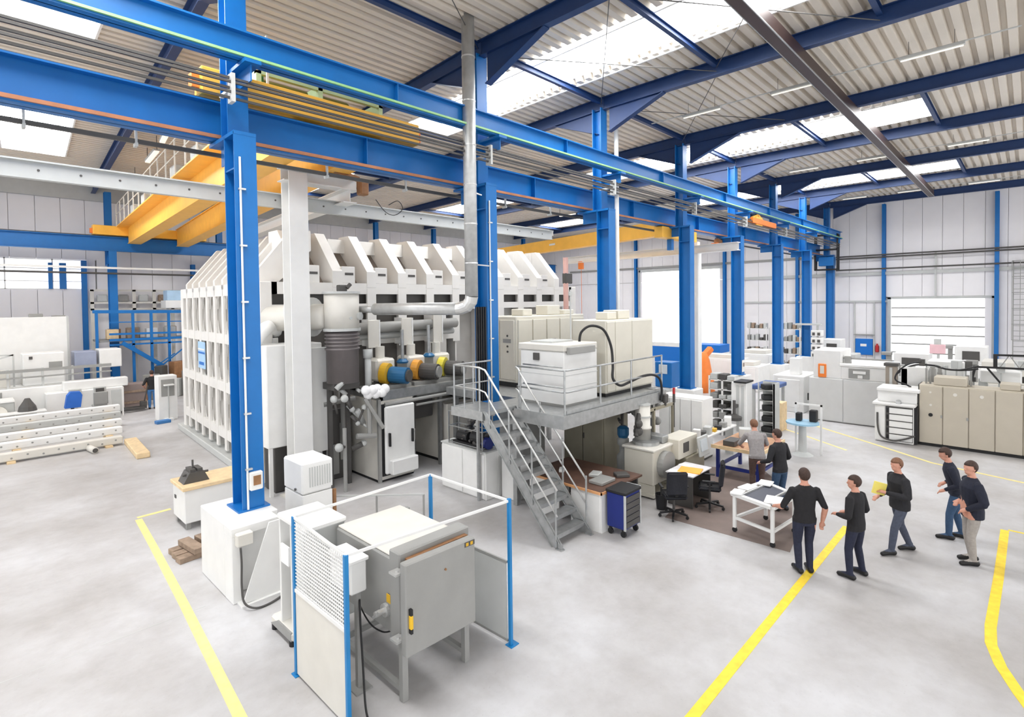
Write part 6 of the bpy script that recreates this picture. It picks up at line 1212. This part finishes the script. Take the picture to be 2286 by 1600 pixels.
# ---------------------------------------------------------------- people
def vtube(mb, pts, rad, n=12):
    P = [Vector(p) for p in pts]; vs = []; fs = []; prev = None
    P = [P[0] - (P[1] - P[0]).normalized() * rad[0] * .6] + P + [P[-1] + (P[-1] - P[-2]).normalized() * rad[-1] * .6]; R = [rad[0] * .45] + list(rad) + [rad[-1] * .45]
    for k, p in enumerate(P):
        t = (P[min(k + 1, len(P) - 1)] - P[max(k - 1, 0)]).normalized()
        if prev is None: prev = t.cross(Vector((0.3, 1, 0.2)))
        a = (prev - t * prev.dot(t)).normalized(); prev = a; u = t.cross(a)
        for i in range(n): g = 2 * PI * i / n; vs.append(p + (a * math.cos(g) + u * math.sin(g)) * R[k])
    for k in range(len(P) - 1):
        for i in range(n): j = (i + 1) % n; fs.append((k * n + i, k * n + j, (k + 1) * n + j, (k + 1) * n + i))
    e = (len(P) - 1) * n; fs += [tuple(range(n))[::-1], tuple(e + i for i in range(n))]
    return mb.add(vs, fs)
def loft(mb, secs, n=18):
    vs = []; fs = []
    for c, rx, ry in secs:
        for i in range(n): g = 2 * PI * i / n; vs.append((c[0] + rx * math.cos(g), c[1] + ry * math.sin(g), c[2]))
    for k in range(len(secs) - 1):
        for i in range(n): j = (i + 1) % n; fs.append((k * n + i, k * n + j, (k + 1) * n + j, (k + 1) * n + i))
    e = (len(secs) - 1) * n; fs += [tuple(range(n))[::-1], tuple(e + i for i in range(n))]
    return mb.add(vs, fs)
def person(label, loc, yaw, H, feet, hands, elbows, top, legs, sleeve='long', hem=.86, lean=0.0, hyaw=0.0, hpitch=0.0, hair=HAIR, fyaw=(0.1, -0.1), bulk=1.0):
    k = H / 1.76; mb = MB()
    tl = math.tan(lean)
    def L(x, y, z): return Vector((x + max(0, z - .95) * tl, y, z - max(0, z - .95) * (1 - math.cos(lean)) * .9))
    hips = [L(0, .1, .92), L(0, -.1, .92)]; segA = []; handC = []
    for s2, (hp, ft) in enumerate(zip(hips, feet)):
        an = Vector((ft[0], ft[1], .1 + ft[2])); kn = hp.lerp(an, .52) + Vector((.05, 0, 0)) + Vector((.06 * ft[2] * 8, 0, 0))
        vtube(mb, [hp + Vector((0, 0, .02)), hp.lerp(kn, .45), kn, kn.lerp(an, .4), an], [.095, .088, .066, .064, .052])
        fy = fyaw[s2]; fd = Vector((math.cos(fy), math.sin(fy), 0)); a0 = an - fd * .07; a0.z = .045 + ft[2]; a1 = an + fd * .19; a1.z = .035 + ft[2]
        vtube(mb, [a0, an.lerp(a1, .3) + Vector((0, 0, -.02)), a1], [.048, .052, .036]); vtube(mb, [Vector((an.x, an.y, .13 + ft[2])), a0 + fd * .05], [.05, .046])
    loft(mb, [(L(0, 0, hem), .128 * bulk, .178 * bulk), (L(0, 0, .95), .13 * bulk, .18 * bulk), (L(0, 0, 1.08), .118 * bulk, .166 * bulk), (L(.005, 0, 1.22), .125 * bulk, .182 * bulk), (L(.005, 0, 1.34), .128 * bulk, .198 * bulk), (L(0, 0, 1.43), .1, .185), (L(-.005, 0, 1.48), .075, .11), (L(0, 0, 1.52), .055, .06)])
    loft(mb, [(L(0, 0, .82), .1, .16), (L(0, 0, .98), .115, .165)])
    for s2, (el, hd) in enumerate(zip(elbows, hands)):
        sg = 1 if s2 == 0 else -1; sh = L(0, sg * .185, 1.415); el = Vector(el); hd = Vector(hd); r = 1.0 if sleeve == 'short' else 1.12 * bulk
        vtube(mb, [sh, sh.lerp(el, .5), el], [.07, .06 * r, .05 * r]); fr = (hd - el)
        vtube(mb, [el, el.lerp(hd, .45), el.lerp(hd, .9), hd], [.048 * r, .045 * r, .033 * r, .03])
        segA.append((sh, el, hd)); d = fr.normalized(); sd = d.cross(Vector((0, 0, 1)));
        if sd.length < .2: sd = Vector((1, 0, 0)) * 1.0
        sd.normalize(); up = sd.cross(d); pc = hd + d * .05; handC.append(pc)
        vtube(mb, [hd, hd + d * .04 + sd * .012, hd + d * .085 + sd * .01], [.028, .033, .03]); vtube(mb, [hd + d * .03 - sd * .012, hd + d * .085 - sd * .015], [.026, .026])
        for q, (o, ln) in enumerate(((.03, .062), (.011, .072), (-.009, .068), (-.028, .052))):
            b0 = hd + d * .085 + sd * o; b1 = b0 + d * ln * .55 + up * -.008; b2 = b1 + d * ln * .4 + up * -.022
            vtube(mb, [b0, b1, b2], [.0105, .0098, .009], 8)
        t0 = hd + d * .03 + sd * .03; vtube(mb, [t0, t0 + d * .03 + sd * .022, t0 + d * .06 + sd * .026], [.014, .012, .0105], 8)
    nk = L(0, 0, 1.5); hc = L(.02, 0, 1.645)
    vtube(mb, [nk, nk.lerp(hc, .6)], [.058, .055])
    Mh = Matrix.Translation(hc) @ Matrix.Rotation(hyaw, 4, 'Z') @ Matrix.Rotation(hpitch, 4, 'Y')
    hb = MB(); hb.ball((0, 0, .015), (.095, .076, .108), 18, 12); hb.ball((.028, 0, -.055), (.062, .056, .062), 14, 10)
    vtube(hb, [(.085, 0, .012), (.103, 0, -.018), (.098, 0, -.03)], [.01, .014, .012], 8)
    for s2 in (-1, 1):
        hb.ball((-.005, s2 * .077, -.005), (.02, .012, .032), 10, 8); hb.ball((.08, s2 * .032, .012), (.016, .02, .009), 8, 6)
        vtube(hb, [(.084, s2 * .018, .034), (.08, s2 * .045, .036)], [.007, .006], 6)
    vtube(hb, [(.084, .022, -.062), (.09, 0, -.06), (.084, -.022, -.062)], [.007, .009, .007], 6)
    hb.v = [tuple(Mh @ Vector(v)) for v in hb.v]; mb.add(hb.v, hb.f)
    me = bpy.data.meshes.new('person_raw'); me.from_pydata([tuple(Vector(v) * k) for v in mb.v], [], mb.f); me.update()
    o = bpy.data.objects.new('person', me); COL.objects.link(o)
    rm = o.modifiers.new('remesh', 'REMESH'); rm.mode = 'VOXEL'; rm.voxel_size = .0105
    sm = o.modifiers.new('smooth', 'SMOOTH'); sm.iterations = 3; sm.factor = .45
    dg = bpy.context.evaluated_depsgraph_get(); me2 = bpy.data.meshes.new_from_object(o.evaluated_get(dg)); o.modifiers.clear(); o.data = me2; bpy.data.meshes.remove(me); me2.name = 'person'
    me2.materials.clear()
    for m in (top, legs, SKIN, SHOE): me2.materials.append(m)
    def dseg(p, a, b):
        t = max(0, min(1, (p - a).dot(b - a) / (b - a).length_squared)); return (p - a.lerp(b, t)).length
    for pg in me2.polygons:
        p = pg.center / k; i = 0
        dh = min((p - c).length for c in handC); da = min(min(dseg(p, a, b), dseg(p, b, c)) for a, b, c in segA)
        df = min(dseg(p, b, c) for a, b, c in segA); wr = min((p - c).length for a, b, c in segA)
        if p.z > L(0, 0, 1.5).z and (p - nk).length < .4 and (p - hc).length < .17 + .0: i = 2
        elif any((p - h).dot((h - el).normalized()) > -.005 and (p - h).length < .19 for s3, el, h in segA): i = 2
        elif wr < .03: i = 2
        elif sleeve == 'short' and any((p - el).dot(h - el) > -.004 and dseg(p, el, h) < .062 for s3, el, h in segA): i = 2
        elif da < .08 * bulk and p.z > .6: i = 0
        elif p.z < .085: i = 3
        elif p.z < hem + .0: i = 1
        pg.material_index = i; pg.use_smooth = True
    hr = MB(); hr.ball((-.012, 0, .03), (.1, .083, .104), 18, 12); Mk = Mh
    hr.v = [v for v in hr.v]; keep = set(i for i, v in enumerate(hr.v) if v[2] > (.055 if v[0] > .03 else (-.0 if v[0] > -.02 else -.07)))
    hr.f = [f for f in hr.f if all(i in keep for i in f)]; hr.v = [tuple((Mk @ Vector(v)) * k) for v in hr.v]
    ho = bpy.data.objects.new('hair', mesh('hair', hr, hair, None, True)); COL.objects.link(ho); ho.parent = o
    sf = ho.modifiers.new('solid', 'SOLIDIFY'); sf.thickness = .008; sf.offset = 1
    o.location = (loc[0], loc[1], loc[2] if len(loc) > 2 else 0); o.rotation_euler = (0, 0, yaw); tag(o, label, 'person'); return o
AWAY = math.radians(20); LEFT = math.radians(133)
FH = mat('fair_hair', (120, 84, 62), .7, var=.25, scale=40); JKT = mat('charcoal_jacket', (34, 34, 38), .85, var=.15, scale=25); NVJ = mat('navy_jacket', (26, 30, 46), .85, var=.15, scale=25); GSH = mat('grey_shirt', (150, 146, 146), .85, var=.12, scale=25); GJN = mat('grey_blue_denim', (72, 78, 94), .85, var=.15, scale=25); BRT = mat('brown_trousers', (88, 70, 64), .85, var=.15, scale=25)
person('person in a black short sleeved shirt and dark trousers, back turned, at the table trolley', (10.0, 2.78, .004), math.radians(40), 1.78, [(0, .09, 0), (.03, -.1, 0)], [(.3, .34, 1.02), (.02, -.3, .86)], [(.06, .34, 1.1), (-.08, -.3, 1.13)], SHIRTB, DJEANS, 'short', .88)
person('person in a black sweater and navy jeans, feet apart, beside the yellow line', (10.42, 2.1), math.radians(75), 1.7, [(.02, .17, 0), (-.02, -.16, 0)], [(.24, .16, 1.06), (.24, -.14, 1.04)], [(-.02, .3, 1.12), (-.02, -.3, 1.12)], SHIRTB, DJEANS, 'long', .84, .03, .5)
person('person in a charcoal jacket and grey blue jeans, stepping, with a yellow folder', (11.95, 1.72), LEFT, 1.74, [(.22, .1, 0), (-.26, -.1, 0)], [(.36, .14, 1.18), (.26, -.2, 1.0)], [(.06, .3, 1.12), (-.06, -.31, 1.12)], JKT, GJN, 'long', .84, .06, .1, .1, FH, bulk=1.14)
person('person in a black jacket and light grey trousers with the elbow out', (12.3, .72), math.radians(118), 1.8, [(.03, .1, 0), (-.05, -.12, 0)], [(.16, .16, .98), (.1, -.2, 1.02)], [(-.02, .33, 1.14), (-.16, -.38, 1.16)], NVJ, GTROUS, 'long', .82, .02, .3, bulk=1.18)
person('person in a navy sweater and blue jeans half hidden behind the black jacket', (13.35, 1.02), math.radians(100), 1.76, [(.12, .1, 0), (-.1, -.1, 0)], [(.2, .26, 1.0), (.16, -.2, 1.02)], [(0, .31, 1.12), (-.03, -.31, 1.12)], NVJ, JEANS, 'long', .88, .22, .1, .3)
person('person in a dark jacket and jeans standing at the end of the wooden workbench', (12.62, 4.0, .006), math.radians(70), 1.78, [(.03, .1, 0), (-.03, -.1, 0)], [(.34, .2, 1.0), (.3, -.1, 1.0)], [(.05, .3, 1.12), (.02, -.31, 1.12)], JKT, JEANS, 'long', .86, .1, .2, .2)
person('person in a grey shirt and brown trousers leaning over the wooden workbench', (13.25, 4.72, .006), math.radians(35), 1.78, [(.0, .1, 0), (-.1, -.1, 0)], [(.62, .2, 1.0), (.6, -.2, 1.0)], [(.35, .32, 1.12), (.35, -.32, 1.12)], GSH, BRT, 'short', .88, .36, .2, .3, FH)
person('person in a black shirt and bright blue jeans at the back of the chamber bay', (6.25, 29.3), math.radians(75), 1.76, [(0, .1, 0), (.0, -.1, 0)], [(.2, .3, 1.0), (.2, -.3, 1.0)], [(-.05, .33, 1.12), (-.05, -.33, 1.12)], SHIRTB, mat('bright_denim', (66, 120, 176), .85, var=.15, scale=25), 'short', .9, .2, 0, .3)
fo = solo('yellow_folder', MB().cbox((11.62, 1.98, 1.22), (.03, .26, .22), .004, .9, .3), mat('pale_yellow_card', (236, 220, 110), .6), 'pale yellow folder held between the two men in black', 'folder')
